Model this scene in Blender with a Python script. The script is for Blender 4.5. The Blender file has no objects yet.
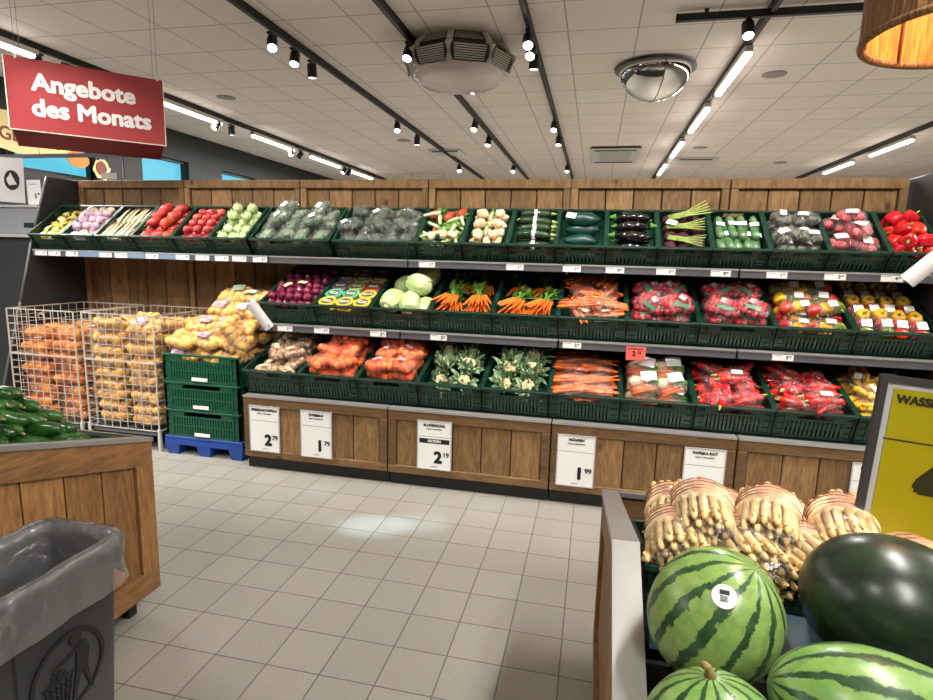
import bpy, math, random
from mathutils import Vector, Matrix, noise
random.seed(7)
PI = math.pi
R = math.radians
sc = bpy.context.scene
C = sc.collection

# ------------------------------------------------------------------ camera, world, light, exposure
CAMH = 1.425
def setup_camera():
    yaw, pit, rol = R(-12.405), R(9.342), R(1.5287)
    cy, sy = math.cos(yaw), math.sin(yaw)
    fw = Vector((sy*math.cos(pit), cy*math.cos(pit), -math.sin(pit)))
    rt = Vector((cy, -sy, 0)); up = rt.cross(fw)
    r2 = rt*math.cos(rol) + up*math.sin(rol)
    u2 = -rt*math.sin(rol) + up*math.cos(rol)
    cam = bpy.data.cameras.new('camera'); o = bpy.data.objects.new('camera', cam); C.objects.link(o)
    m = Matrix((( r2.x, u2.x, -fw.x, 0), (r2.y, u2.y, -fw.y, 0), (r2.z, u2.z, -fw.z, CAMH), (0, 0, 0, 1)))
    o.matrix_world = m
    cam.sensor_fit = 'HORIZONTAL'; cam.sensor_width = 36.0; cam.lens = 36.0*568.2/933
    cam.clip_start = 0.05; cam.clip_end = 100
    sc.camera = o
setup_camera()
sc.view_settings.view_transform = 'Standard'
sc.view_settings.look = 'None'
sc.view_settings.gamma = 1.0
sc.view_settings.use_curve_mapping = False
sc.view_settings.exposure = 0.42
W = bpy.data.worlds.new('world'); sc.world = W; W.use_nodes = True
W.node_tree.nodes['Background'].inputs[0].default_value = (1.0, 0.97, 0.93, 1)
W.node_tree.nodes['Background'].inputs[1].default_value = 0.5
sc.cycles.max_bounces = 8; sc.cycles.transparent_max_bounces = 24
sc.cycles.use_denoising = True

def light(name, typ, loc, energy, color=(1, 0.96, 0.9), target=None, rot=None, **kw):
    l = bpy.data.lights.new(name, typ); l.energy = energy; l.color = color
    for k, v in kw.items(): setattr(l, k, v)
    o = bpy.data.objects.new(name, l); C.objects.link(o); o.location = loc
    if target is not None:
        o.rotation_euler = (Vector(target)-Vector(loc)).to_track_quat('-Z', 'Y').to_euler()
    elif rot: o.rotation_euler = rot
    return o
# linear lamps of the room (fixtures are modelled further down, these lie just under their diffusers)
TUBES = [(-5.55, y) for y in (-1.0, 1.6, 4.3, 7.2, 9.3, 11.25, 13.1)] + [(1.20, y) for y in (-1.0, 1.6, 6.45, 8.35, 10.45, 12.6)] \
      + [(4.44, y) for y in (1.5, 4.0, 10.5, 12.5)]
for i, (x, y) in enumerate(TUBES):
    light('linear_lamp_light', 'AREA', (x, y, 3.22), 62, (1, 0.965, 0.91), rot=(0, 0, 0), shape='RECTANGLE', size=0.07, size_y=1.3)
# track spots aimed at the produce wall
for i, x in enumerate([-4.0, -3.3, -2.6, -1.9, -1.2, -0.5, 0.2, 0.9, 1.6]):
    light('track_or_fill_spot', 'SPOT', (x, 2.62, 3.16), 138, (1, 0.95, 0.87), target=(x, 3.72, 1.1), spot_size=R(70), spot_blend=0.8, shadow_soft_size=0.05)
for x, y, t, e in [(-2.9, 1.3, (-3.1, 3.35, 0.6), 95), (-2.9, 0.9, (-3.8, 3.4, 0.6), 95), (-0.67, 0.0, (-0.8, 3.3, 0.3), 35), (-1.77, 0.0, (-1.9, 3.3, 0.3), 35), (1.21, 0.0, (0.7, 3.3, 0.3), 35),
                (0.9, -0.3, (0.45, 1.0, 0.8), 42), (-0.7, 0.9, (-1.9, 1.5, 0.7), 30), (-2.4, 0.3, (-2.2, 1.6, 0.8), 30), (-4.4, 2.0, (-3.4, 3.5, 2.4), 12), (-0.67, -0.6, (0.35, 1.05, 0.8), 40)]:
    light('track_or_fill_spot', 'SPOT', (x, y, 3.12), e, (1, 0.95, 0.88), target=t, spot_size=R(58), spot_blend=0.8, shadow_soft_size=0.05)  # unseen fill spots, added to brighten cages, base front, bins and sign
# daylight from the shop front behind the camera falling in narrow patches on the floor
for (x, y, sx, sy, e) in [(-1.06, 2.66, 0.9, 0.35, 60), (-0.84, 2.76, 0.7, 0.3, 30), (-1.55, 3.02, 0.5, 0.2, 20), (-0.5, 3.04, 0.5, 0.2, 18)]:
    o = light('daylight_beam', 'SPOT', (x+1.2, -1.9, 3.1), e*34, (0.62, 0.85, 1.0), target=(x, y, 0), spot_size=R(3.6), spot_blend=0.9, shadow_soft_size=0.02)
    o.scale = (sx*1.6, sy*1.4, 1)

# ------------------------------------------------------------------ materials
def _new(name):
    m = bpy.data.materials.new(name); m.use_nodes = True
    nt = m.node_tree; b = nt.nodes['Principled BSDF']
    return m, nt, b
def _n(nt, t, **kw):
    n = nt.nodes.new(t)
    for k, v in kw.items():
        if k.startswith('i_'): n.inputs[k[2:].replace('_', ' ')].default_value = v
        else: setattr(n, k, v)
    return n
def s2l(c):
    return tuple((v/12.92 if v <= 0.04045 else ((v+0.055)/1.055)**2.4) for v in (c[0]/255, c[1]/255, c[2]/255)) + (1,)
def mat(name, col, rough=0.5, col2=None, scale=30.0, bump=0.0, bscale=None, metal=0.0, var=0.0, spec=0.5, coat=0.0, trans=0.0, detail=3, thr=None, stretch=None, sss=0.0, emit=0):
    """sRGB colour, optional noise mix towards col2, bump and per-object value variation."""
    m, nt, b = _new(name); L = nt.links
    b.inputs['Roughness'].default_value = rough; b.inputs['Metallic'].default_value = metal
    b.inputs['Specular IOR Level'].default_value = spec; b.inputs['Coat Weight'].default_value = coat
    if trans: b.inputs['Transmission Weight'].default_value = trans
    if emit:
        b.inputs['Emission Color'].default_value = s2l(col); b.inputs['Emission Strength'].default_value = emit
    tc = _n(nt, 'ShaderNodeTexCoord'); src = tc.outputs['Object']
    if stretch:
        mp = _n(nt, 'ShaderNodeMapping'); mp.inputs['Scale'].default_value = stretch
        L.new(src, mp.inputs['Vector']); src = mp.outputs[0]
    out = None
    if col2 is not None:
        nz = _n(nt, 'ShaderNodeTexNoise'); nz.inputs['Scale'].default_value = scale; nz.inputs['Detail'].default_value = detail
        L.new(src, nz.inputs['Vector'])
        rp = _n(nt, 'ShaderNodeValToRGB'); a, c = thr or (0.38, 0.62)
        rp.color_ramp.elements[0].position = a; rp.color_ramp.elements[1].position = c
        rp.color_ramp.elements[0].color = s2l(col); rp.color_ramp.elements[1].color = s2l(col2)
        L.new(nz.outputs['Fac'], rp.inputs[0]); out = rp.outputs[0]
    if var:
        oi = _n(nt, 'ShaderNodeObjectInfo'); hs = _n(nt, 'ShaderNodeHueSaturation')
        mr = _n(nt, 'ShaderNodeMapRange'); mr.inputs['To Min'].default_value = 1-var; mr.inputs['To Max'].default_value = 1+var
        mh = _n(nt, 'ShaderNodeMapRange'); mh.inputs['To Min'].default_value = 0.5-var*0.05; mh.inputs['To Max'].default_value = 0.5+var*0.05
        L.new(oi.outputs['Random'], mr.inputs[0]); L.new(oi.outputs['Random'], mh.inputs[0])
        L.new(mr.outputs[0], hs.inputs['Value']); L.new(mh.outputs[0], hs.inputs['Hue'])
        if out: L.new(out, hs.inputs['Color'])
        else: hs.inputs['Color'].default_value = s2l(col)
        out = hs.outputs[0]
    if out: L.new(out, b.inputs['Base Color'])
    else: b.inputs['Base Color'].default_value = s2l(col)
    if bump:
        nb = _n(nt, 'ShaderNodeTexNoise'); nb.inputs['Scale'].default_value = bscale or scale; nb.inputs['Detail'].default_value = 4
        L.new(src, nb.inputs['Vector'])
        bp = _n(nt, 'ShaderNodeBump'); bp.inputs['Strength'].default_value = bump; bp.inputs['Distance'].default_value = 0.01
        L.new(nb.outputs['Fac'], bp.inputs['Height']); L.new(bp.outputs[0], b.inputs['Normal'])
    return m
def wood(name, axis, c1, c2, c3):
    m, nt, b = _new(name); L = nt.links
    tc = _n(nt, 'ShaderNodeTexCoord'); oi = _n(nt, 'ShaderNodeObjectInfo'); geo = _n(nt, 'ShaderNodeNewGeometry')
    add = _n(nt, 'ShaderNodeVectorMath', operation='ADD'); L.new(tc.outputs['Object'], add.inputs[0]); L.new(oi.outputs['Location'], add.inputs[1])
    ra = _n(nt, 'ShaderNodeVectorMath', operation='SCALE'); 
    cmb = _n(nt, 'ShaderNodeCombineXYZ')
    for k in range(3): L.new(geo.outputs['Random Per Island'], cmb.inputs[k])
    L.new(cmb.outputs[0], ra.inputs[0]); ra.inputs['Scale'].default_value = 9.0
    add2 = _n(nt, 'ShaderNodeVectorMath', operation='ADD'); L.new(add.outputs[0], add2.inputs[0]); L.new(ra.outputs[0], add2.inputs[1])
    mp = _n(nt, 'ShaderNodeMapping'); s = [9.0, 9.0, 9.0]; s[axis] = 1.3; mp.inputs['Scale'].default_value = s
    L.new(add2.outputs[0], mp.inputs['Vector'])
    n1 = _n(nt, 'ShaderNodeTexNoise'); n1.inputs['Scale'].default_value = 1.6; n1.inputs['Detail'].default_value = 2; n1.inputs['Distortion'].default_value = 0.6
    L.new(mp.outputs[0], n1.inputs['Vector'])
    mul = _n(nt, 'ShaderNodeMath', operation='MULTIPLY'); mul.inputs[1].default_value = 26.0; L.new(n1.outputs['Fac'], mul.inputs[0])
    sn = _n(nt, 'ShaderNodeMath', operation='SINE'); L.new(mul.outputs[0], sn.inputs[0])
    mr = _n(nt, 'ShaderNodeMapRange'); mr.inputs['From Min'].default_value = -1; L.new(sn.outputs[0], mr.inputs[0])
    fine = _n(nt, 'ShaderNodeTexNoise'); fine.inputs['Scale'].default_value = 14; fine.inputs['Detail'].default_value = 5
    L.new(mp.outputs[0], fine.inputs['Vector'])
    mix = _n(nt, 'ShaderNodeMath', operation='MULTIPLY_ADD'); mix.inputs[1].default_value = 0.17; L.new(mr.outputs[0], mix.inputs[0]); 
    fm = _n(nt, 'ShaderNodeMath', operation='MULTIPLY'); fm.inputs[1].default_value = 0.80; L.new(fine.outputs['Fac'], fm.inputs[0]); L.new(fm.outputs[0], mix.inputs[2])
    rp = _n(nt, 'ShaderNodeValToRGB'); e = rp.color_ramp.elements
    e[0].position = 0.2; e[0].color = s2l(c1); e[1].position = 0.85; e[1].color = s2l(c3)
    k = rp.color_ramp.elements.new(0.5); k.color = s2l(c2)
    L.new(mix.outputs[0], rp.inputs[0])
    # knots
    vo = _n(nt, 'ShaderNodeTexVoronoi'); vo.inputs['Scale'].default_value = 1.0
    mk = _n(nt, 'ShaderNodeMapping'); sk = [5.5, 5.5, 5.5]; sk[axis] = 3.2; mk.inputs['Scale'].default_value = sk
    L.new(add2.outputs[0], mk.inputs['Vector']); L.new(mk.outputs[0], vo.inputs['Vector'])
    kr = _n(nt, 'ShaderNodeValToRGB'); kr.color_ramp.elements[0].position = 0.045; kr.color_ramp.elements[0].color = (0.22, 0.16, 0.12, 1)
    kr.color_ramp.elements[1].position = 0.13; kr.color_ramp.elements[1].color = (1, 1, 1, 1)
    L.new(vo.outputs['Distance'], kr.inputs[0])
    mx = _n(nt, 'ShaderNodeMix', data_type='RGBA', blend_type='MULTIPLY'); mx.inputs['Factor'].default_value = 0.85
    L.new(rp.outputs[0], mx.inputs['A']); L.new(kr.outputs[0], mx.inputs['B'])
    hs = _n(nt, 'ShaderNodeHueSaturation'); vr = _n(nt, 'ShaderNodeMapRange'); vr.inputs['To Min'].default_value = 0.72; vr.inputs['To Max'].default_value = 1.22
    L.new(geo.outputs['Random Per Island'], vr.inputs[0]); L.new(vr.outputs[0], hs.inputs['Value']); L.new(mx.outputs['Result'], hs.inputs['Color'])
    L.new(hs.outputs[0], b.inputs['Base Color']); b.inputs['Roughness'].default_value = 0.55; b.inputs['Specular IOR Level'].default_value = 0.3
    bp = _n(nt, 'ShaderNodeBump'); bp.inputs['Strength'].default_value = 0.25; bp.inputs['Distance'].default_value = 0.004
    L.new(fine.outputs['Fac'], bp.inputs['Height']); L.new(bp.outputs[0], b.inputs['Normal'])
    return m
def film(name, tint=(1, 1, 1), alpha=0.25, crinkle=0.9, scale=45, rough=0.15, gloss=0.5, fold_glints=0.5):
    """thin plastic: mostly see-through, glossy, crinkled"""
    m, nt, b = _new(name); L = nt.links; nt.nodes.remove(b)
    out = nt.nodes['Material Output']
    fold = None
    tr = _n(nt, 'ShaderNodeBsdfTransparent'); tr.inputs[0].default_value = tuple(tint)+(1,)
    gl = _n(nt, 'ShaderNodeBsdfGlossy'); gl.inputs['Roughness'].default_value = rough
    gl.inputs['Color'].default_value = (1, 1, 1, 1)
    df = _n(nt, 'ShaderNodeBsdfDiffuse'); df.inputs['Color'].default_value = (tint[0]*0.95, tint[1]*0.95, tint[2]*0.95, 1)
    tc = _n(nt, 'ShaderNodeTexCoord'); nz = _n(nt, 'ShaderNodeTexNoise'); nz.inputs['Scale'].default_value = scale; nz.inputs['Detail'].default_value = 3
    nz.inputs['Distortion'].default_value = 1.2
    L.new(tc.outputs['Object'], nz.inputs['Vector'])
    bp = _n(nt, 'ShaderNodeBump'); bp.inputs['Strength'].default_value = crinkle; bp.inputs['Distance'].default_value = 0.02
    L.new(nz.outputs['Fac'], bp.inputs['Height'])
    L.new(bp.outputs[0], gl.inputs['Normal']); L.new(bp.outputs[0], df.inputs['Normal'])
    lw = _n(nt, 'ShaderNodeFresnel'); lw.inputs['IOR'].default_value = 1.5
    n3 = _n(nt, 'ShaderNodeTexNoise'); n3.inputs['Scale'].default_value = scale*0.55; n3.inputs['Detail'].default_value = 2; n3.inputs['Distortion'].default_value = 1.6
    L.new(tc.outputs['Object'], n3.inputs['Vector'])
    sb = _n(nt, 'ShaderNodeMath', operation='SUBTRACT'); sb.inputs[1].default_value = 0.52; L.new(n3.outputs['Fac'], sb.inputs[0])
    ab = _n(nt, 'ShaderNodeMath', operation='ABSOLUTE'); L.new(sb.outputs[0], ab.inputs[0])
    fr_ = _n(nt, 'ShaderNodeMapRange'); fr_.inputs['From Min'].default_value = 0.013; fr_.inputs['From Max'].default_value = 0.0; fr_.inputs['To Min'].default_value = alpha; fr_.inputs['To Max'].default_value = min(1, alpha+fold_glints)
    L.new(ab.outputs[0], fr_.inputs[0])  # whitish fold streaks that also paint in the crinkle highlights
    m1 = _n(nt, 'ShaderNodeMixShader'); L.new(fr_.outputs[0], m1.inputs[0]); L.new(tr.outputs[0], m1.inputs[1]); L.new(df.outputs[0], m1.inputs[2])
    ad = _n(nt, 'ShaderNodeMath', operation='MULTIPLY_ADD'); ad.inputs[1].default_value = gloss; ad.inputs[2].default_value = 0.02; ad.use_clamp = True; L.new(lw.outputs[0], ad.inputs[0])
    m2 = _n(nt, 'ShaderNodeMixShader'); L.new(ad.outputs[0], m2.inputs[0]); L.new(m1.outputs[0], m2.inputs[1]); L.new(gl.outputs[0], m2.inputs[2])
    L.new(m2.outputs[0], out.inputs['Surface'])
    return m
def grid_mat(name, base, line, size, off, lw, rough, speck=None, var=0.06, bump=0.3, axes='xy'):
    """tiles laid on world x/y: size in metres, off = (ox, oy)"""
    m, nt, b = _new(name); L = nt.links
    geo = _n(nt, 'ShaderNodeNewGeometry')
    sub = _n(nt, 'ShaderNodeVectorMath', operation='SUBTRACT'); sub.inputs[1].default_value = (off[0], off[1], 0); L.new(geo.outputs['Position'], sub.inputs[0])
    div = _n(nt, 'ShaderNodeVectorMath', operation='DIVIDE'); div.inputs[1].default_value = (size, size, 1); L.new(sub.outputs[0], div.inputs[0])
    sep = _n(nt, 'ShaderNodeSeparateXYZ'); L.new(div.outputs[0], sep.inputs[0])
    ms = []
    for k in (0, 1):
        fr = _n(nt, 'ShaderNodeMath', operation='FRACT'); L.new(sep.outputs[k], fr.inputs[0])
        s = _n(nt, 'ShaderNodeMath', operation='SUBTRACT'); s.inputs[1].default_value = 0.5; L.new(fr.outputs[0], s.inputs[0])
        a = _n(nt, 'ShaderNodeMath', operation='ABSOLUTE'); L.new(s.outputs[0], a.inputs[0]); ms.append(a)
    mx = _n(nt, 'ShaderNodeMath', operation='MAXIMUM'); L.new(ms[0].outputs[0], mx.inputs[0]); L.new(ms[1].outputs[0], mx.inputs[1])
    w = lw/size/2
    rp = _n(nt, 'ShaderNodeMapRange'); rp.inputs['From Min'].default_value = 0.5-w*1.4; rp.inputs['From Max'].default_value = 0.5-w*0.6; L.new(mx.outputs[0], rp.inputs[0])
    fl = _n(nt, 'ShaderNodeVectorMath', operation='FLOOR'); L.new(div.outputs[0], fl.inputs[0])
    wn = _n(nt, 'ShaderNodeTexWhiteNoise'); 
    cb = _n(nt, 'ShaderNodeSeparateXYZ'); L.new(fl.outputs[0], cb.inputs[0]); c2 = _n(nt, 'ShaderNodeCombineXYZ'); L.new(cb.outputs[0], c2.inputs[0]); L.new(cb.outputs[1], c2.inputs[1])
    L.new(c2.outputs[0], wn.inputs['Vector'])
    vr = _n(nt, 'ShaderNodeMapRange'); vr.inputs['To Min'].default_value = 1-var; vr.inputs['To Max'].default_value = 1+var; L.new(wn.outputs['Value'], vr.inputs[0])
    col = _n(nt, 'ShaderNodeRGB'); col.outputs[0].default_value = s2l(base); cur = col.outputs[0]
    if speck:
        nz = _n(nt, 'ShaderNodeTexNoise'); nz.inputs['Scale'].default_value = 190; nz.inputs['Detail'].default_value = 2; L.new(geo.outputs['Position'], nz.inputs['Vector'])
        sr = _n(nt, 'ShaderNodeMapRange'); sr.inputs['From Min'].default_value = 0.52; sr.inputs['From Max'].default_value = 0.7; L.new(nz.outputs['Fac'], sr.inputs[0])
        mm = _n(nt, 'ShaderNodeMix', data_type='RGBA'); L.new(sr.outputs[0], mm.inputs['Factor']); L.new(cur, mm.inputs['A']); mm.inputs['B'].default_value = s2l(speck); cur = mm.outputs['Result']
    hs = _n(nt, 'ShaderNodeHueSaturation'); L.new(vr.outputs[0], hs.inputs['Value']); L.new(cur, hs.inputs['Color'])
    mi = _n(nt, 'ShaderNodeMix', data_type='RGBA'); L.new(rp.outputs[0], mi.inputs['Factor']); L.new(hs.outputs[0], mi.inputs['A']); mi.inputs['B'].default_value = s2l(line)
    L.new(mi.outputs['Result'], b.inputs['Base Color']); b.inputs['Roughness'].default_value = rough
    if rough < 0.6:
        rn = _n(nt, 'ShaderNodeTexNoise'); rn.inputs['Scale'].default_value = 3.0; L.new(geo.outputs['Position'], rn.inputs['Vector'])
        rr = _n(nt, 'ShaderNodeMapRange'); rr.inputs['To Min'].default_value = rough-0.1; rr.inputs['To Max'].default_value = rough+0.12
        L.new(rn.outputs['Fac'], rr.inputs[0]); L.new(rr.outputs[0], b.inputs['Roughness'])
    bp = _n(nt, 'ShaderNodeBump'); bp.inputs['Strength'].default_value = bump; bp.inputs['Distance'].default_value = 0.003; bp.invert = True
    L.new(rp.outputs[0], bp.inputs['Height']); L.new(bp.outputs[0], b.inputs['Normal'])
    return m
def emis(name, col, s):
    m, nt, b = _new(name); b.inputs['Base Color'].default_value = (0, 0, 0, 1)
    b.inputs['Emission Color'].default_value = s2l(col); b.inputs['Emission Strength'].default_value = s
    return m
def melon_mat(name, light_c, light2, dark_c, dark2, nst=9, yellow=None, width=0.12):
    """stripes run from pole to pole of the fruit's own z axis"""
    m, nt, b = _new(name); L = nt.links
    tc = _n(nt, 'ShaderNodeTexCoord'); sep = _n(nt, 'ShaderNodeSeparateXYZ'); L.new(tc.outputs['Object'], sep.inputs[0])
    at = _n(nt, 'ShaderNodeMath', operation='ARCTAN2'); L.new(sep.outputs[0], at.inputs[0]); L.new(sep.outputs[1], at.inputs[1])
    mu = _n(nt, 'ShaderNodeMath', operation='MULTIPLY'); mu.inputs[1].default_value = nst; L.new(at.outputs[0], mu.inputs[0])
    nz = _n(nt, 'ShaderNodeTexNoise'); nz.inputs['Scale'].default_value = 34; nz.inputs['Detail'].default_value = 5; nz.inputs['Roughness'].default_value = 0.72; L.new(tc.outputs['Object'], nz.inputs['Vector'])
    nf = _n(nt, 'ShaderNodeMath', operation='MULTIPLY_ADD'); nf.inputs[1].default_value = 5.0; nf.inputs[2].default_value = -2.5; L.new(nz.outputs['Fac'], nf.inputs[0])
    ad = _n(nt, 'ShaderNodeMath', operation='ADD'); L.new(mu.outputs[0], ad.inputs[0]); L.new(nf.outputs[0], ad.inputs[1])
    sn = _n(nt, 'ShaderNodeMath', operation='COSINE'); L.new(ad.outputs[0], sn.inputs[0])
    rp = _n(nt, 'ShaderNodeMapRange'); rp.inputs['From Min'].default_value = 0.62-width; rp.inputs['From Max'].default_value = 0.66; L.new(sn.outputs[0], rp.inputs[0])
    n2 = _n(nt, 'ShaderNodeTexNoise'); n2.inputs['Scale'].default_value = 60; n2.inputs['Detail'].default_value = 3; L.new(tc.outputs['Object'], n2.inputs['Vector'])
    la = _n(nt, 'ShaderNodeMix', data_type='RGBA'); la.inputs['A'].default_value = s2l(light_c); la.inputs['B'].default_value = s2l(light2)
    r2 = _n(nt, 'ShaderNodeMapRange'); r2.inputs['From Min'].default_value = 0.4; r2.inputs['From Max'].default_value = 0.62; L.new(n2.outputs['Fac'], r2.inputs[0]); L.new(r2.outputs[0], la.inputs['Factor'])
    cur = la.outputs['Result']
    if yellow:
        d = _n(nt, 'ShaderNodeVectorMath', operation='DISTANCE'); L.new(tc.outputs['Object'], d.inputs[0]); d.inputs[1].default_value = yellow
        yr = _n(nt, 'ShaderNodeMapRange'); yr.inputs['From Min'].default_value = 0.07; yr.inputs['From Max'].default_value = 0.03; L.new(d.outputs['Value'], yr.inputs[0])
        ym = _n(nt, 'ShaderNodeMix', data_type='RGBA'); L.new(yr.outputs[0], ym.inputs['Factor']); L.new(cur, ym.inputs['A']); ym.inputs['B'].default_value = s2l((200, 180, 60)); cur = ym.outputs['Result']
        yi = _n(nt, 'ShaderNodeMath', operation='MULTIPLY_ADD'); yi.inputs[1].default_value = -0.75; yi.inputs[2].default_value = 1.0; L.new(yr.outputs[0], yi.inputs[0])
        sm = _n(nt, 'ShaderNodeMath', operation='MULTIPLY'); L.new(rp.outputs[0], sm.inputs[0]); L.new(yi.outputs[0], sm.inputs[1]); fac = sm.outputs[0]
    else: fac = rp.outputs[0]
    db = _n(nt, 'ShaderNodeMix', data_type='RGBA'); db.inputs['A'].default_value = s2l(dark_c); db.inputs['B'].default_value = s2l(dark2); L.new(r2.outputs[0], db.inputs['Factor'])
    mx = _n(nt, 'ShaderNodeMix', data_type='RGBA'); L.new(fac, mx.inputs['Factor']); L.new(cur, mx.inputs['A']); L.new(db.outputs['Result'], mx.inputs['B'])
    L.new(mx.outputs['Result'], b.inputs['Base Color']); b.inputs['Roughness'].default_value = 0.3
    return m

WV = wood('wood_vertical_grain', 2, (100, 74, 48), (136, 104, 68), (162, 130, 90))
WX = wood('wood_long_grain', 0, (88, 64, 42), (114, 86, 56), (138, 108, 74))
WY = wood('wood_side_grain', 1, (104, 74, 46), (136, 98, 62), (160, 120, 78))
WV2 = wood('wood_bin_grain', 2, (104, 74, 46), (144, 104, 62), (174, 132, 82))
M = {}
M['floor'] = grid_mat('floor_tiles', (158, 156, 148), (96, 92, 86), 0.2, (-0.837, 3.193), 0.0045, 0.42, speck=(140, 134, 124), var=0.045)
M['ceiling'] = grid_mat('ceiling_tiles', (232, 219, 210), (178, 166, 158), 0.6, (-0.36, 4.83), 0.014, 0.9, var=0.02, bump=0.2)
M['dark'] = mat('dark_grey_paint', (44, 46, 48), 0.6)
M['black'] = mat('black_metal', (14, 14, 15), 0.45)
M['shelf'] = mat('dark_shelf_metal', (24, 24, 26), 0.5)
M['rail'] = mat('grey_price_rail', (94, 94, 99), 0.35, metal=0.2)
M['raillip'] = mat('pale_rail_lip', (180, 178, 176), 0.3, metal=0.5)
M['steel'] = mat('brushed_steel', (176, 176, 174), 0.38, metal=0.75, col2=(160, 160, 158), scale=8, stretch=(1, 0.1, 1))
M['chrome'] = mat('zinc_wire', (206, 202, 194), 0.35, metal=0.25)
M['white'] = mat('white_paper', (232, 232, 230), 0.55)
M['print'] = mat('black_print', (18, 18, 20), 0.6)
M['orange_paper'] = mat('salmon_paper', (240, 104, 88), 0.55)
M['crate'] = mat('dark_green_plastic', (5, 50, 36), 0.4, var=0.05)
M['crate2'] = mat('mid_green_plastic', (12, 78, 54), 0.4)
M['blue'] = mat('blue_pallet_plastic', (24, 66, 150), 0.45)
M['red'] = mat('red_sign_board', (162, 50, 54), 0.5)
M['red_shade'] = mat('shaded_red_sign_underside', (112, 18, 26), 0.6)  # darker copy of the sign red, shade of the underside put into colour
M['white_edge'] = mat('white_board_edge', (235, 228, 215), 0.6)
M['ac'] = mat('white_metal_panel', (205, 200, 190), 0.4)
M['acd'] = mat('dark_louvre_gap', (52, 48, 46), 0.6)
M['lamp'] = emis('lamp_diffuser', (255, 250, 240), 9.0)
M['spotface'] = emis('spot_lens', (255, 246, 232), 12.0)
M['tray'] = mat('pinkish_plastic_tray', (214, 196, 188), 0.2, coat=0.5, bump=0.3, bscale=14)
M['mirror'] = mat('mirror_dome', (225, 222, 215), 0.03, metal=1.0)
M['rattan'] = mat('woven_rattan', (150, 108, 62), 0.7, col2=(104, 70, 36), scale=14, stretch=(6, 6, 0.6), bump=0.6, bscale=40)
M['rattan_lit'] = mat('rattan_lit_inner_face', (214, 130, 48), 0.8, col2=(176, 92, 26), scale=14, stretch=(6, 6, 0.6))  # orange glow of the bulb put into the inner rattan colour
M['bin'] = mat('dark_grey_plastic', (62, 64, 66), 0.55, bump=0.1, bscale=300)
M['binlogo'] = mat('black_relief', (22, 23, 24), 0.5)
M['liner'] = film('bin_liner_film', (0.96, 0.97, 0.98), 0.09, 0.9, 9, 0.13, 1.0, 0.10)
M['film'] = film('clear_film', (1, 1, 1), 0.03, 0.9, 22, 0.16)
M['filmg'] = film('greenish_film', (0.86, 0.95, 0.9), 0.16, 1.0, 32)
M['net'] = film('amber_net', (1.0, 0.93, 0.82), 0.03, 0.9, 24)
M['netr'] = film('orange_net', (1.0, 0.84, 0.7), 0.03, 0.7, 24, 0.25, 0.6, 0.15)
M['netdg'] = mat('dark_green_wrap', (10, 66, 54), 0.35, col2=(8, 48, 42), scale=16, bump=0.3)
M['glass_blue'] = emis('daylit_window_blue', (86, 190, 216), 0.85)
M['yellow_sign'] = mat('yellow_poster', (156, 144, 6), 0.35)
M['olive'] = mat('black_poster_print', (46, 44, 14), 0.4)
M['frame'] = mat('anthracite_frame', (54, 54, 54), 0.4)
M['frame_in'] = mat('pale_frame_inlay', (176, 176, 178), 0.4)
M['ice_blue'] = mat('ice_blue_card', (120, 186, 240), 0.5, col2=(214, 232, 246), scale=14, thr=(0.5, 0.72))
M['cream_poster'] = mat('cream_poster', (240, 214, 150), 0.6)
M['brownp'] = mat('brown_print', (120, 60, 40), 0.6)
M['orangep'] = mat('orange_print', (228, 130, 50), 0.6)
M['grey_wall'] = mat('grey_wall_paint', (84, 86, 88), 0.8)
M['white_card'] = mat('pale_grey_card', (205, 200, 200), 0.6)
# produce
M['violet'] = mat('pale_violet_skin', (206, 158, 196), 0.4, col2=(232, 214, 220), scale=22, var=0.08)
M['ivory'] = mat('ivory_skin', (232, 220, 186), 0.5, col2=(214, 190, 148), scale=25, var=0.08)
M['sweet'] = mat('rust_red_skin', (196, 66, 44), 0.4, col2=(150, 40, 36), scale=16, var=0.15)
M['shallot'] = mat('coral_skin', (206, 80, 72), 0.35, col2=(160, 44, 50), scale=14, var=0.15)
M['palegreen'] = mat('pale_green_skin', (206, 220, 168), 0.4, col2=(170, 198, 128), scale=12, var=0.06)
M['broc'] = mat('broccoli_green', (60, 84, 62), 0.6, col2=(28, 48, 34), scale=90, bump=1.0, bscale=140, var=0.12)
M['lett'] = mat('grey_green_leaf', (108, 128, 98), 0.5, col2=(58, 82, 54), scale=40, bump=0.6, bscale=60, var=0.12)
M['carrot'] = mat('carrot_orange', (236, 122, 44), 0.4, col2=(216, 98, 30), scale=40, var=0.1)
M['leaf'] = mat('fresh_green_leaf', (120, 168, 60), 0.5, col2=(66, 118, 40), scale=30, var=0.12)
M['stem'] = mat('bright_green_stem', (118, 146, 56), 0.45, col2=(160, 176, 96), scale=30)
M['celer'] = mat('celeriac_cream', (238, 222, 186), 0.5, col2=(206, 180, 134), scale=20, var=0.05)
M['zuc'] = mat('dark_zucchini_skin', (24, 44, 26), 0.22, col2=(44, 66, 38), scale=40, var=0.1)
M['aub'] = mat('aubergine_skin', (13, 6, 13), 0.1, coat=0.6)
M['beet'] = mat('dark_beet_skin', (84, 34, 48), 0.5, col2=(60, 24, 34), scale=16)
M['cuc'] = mat('wrapped_cucumber_skin', (58, 96, 58), 0.2, col2=(96, 134, 92), scale=26, coat=0.7, stretch=(1, 1, 0.3), var=0.1)
M['shroom'] = mat('olive_dark_skin', (62, 70, 50), 0.5, col2=(92, 96, 78), scale=26, var=0.12)
M['beetbag'] = mat('pink_beet_skin', (214, 70, 78), 0.3, col2=(168, 40, 60), scale=14, var=0.1)
M['redpep'] = mat('red_pepper_skin', (206, 22, 20), 0.15, coat=0.6, var=0.1)
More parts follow.
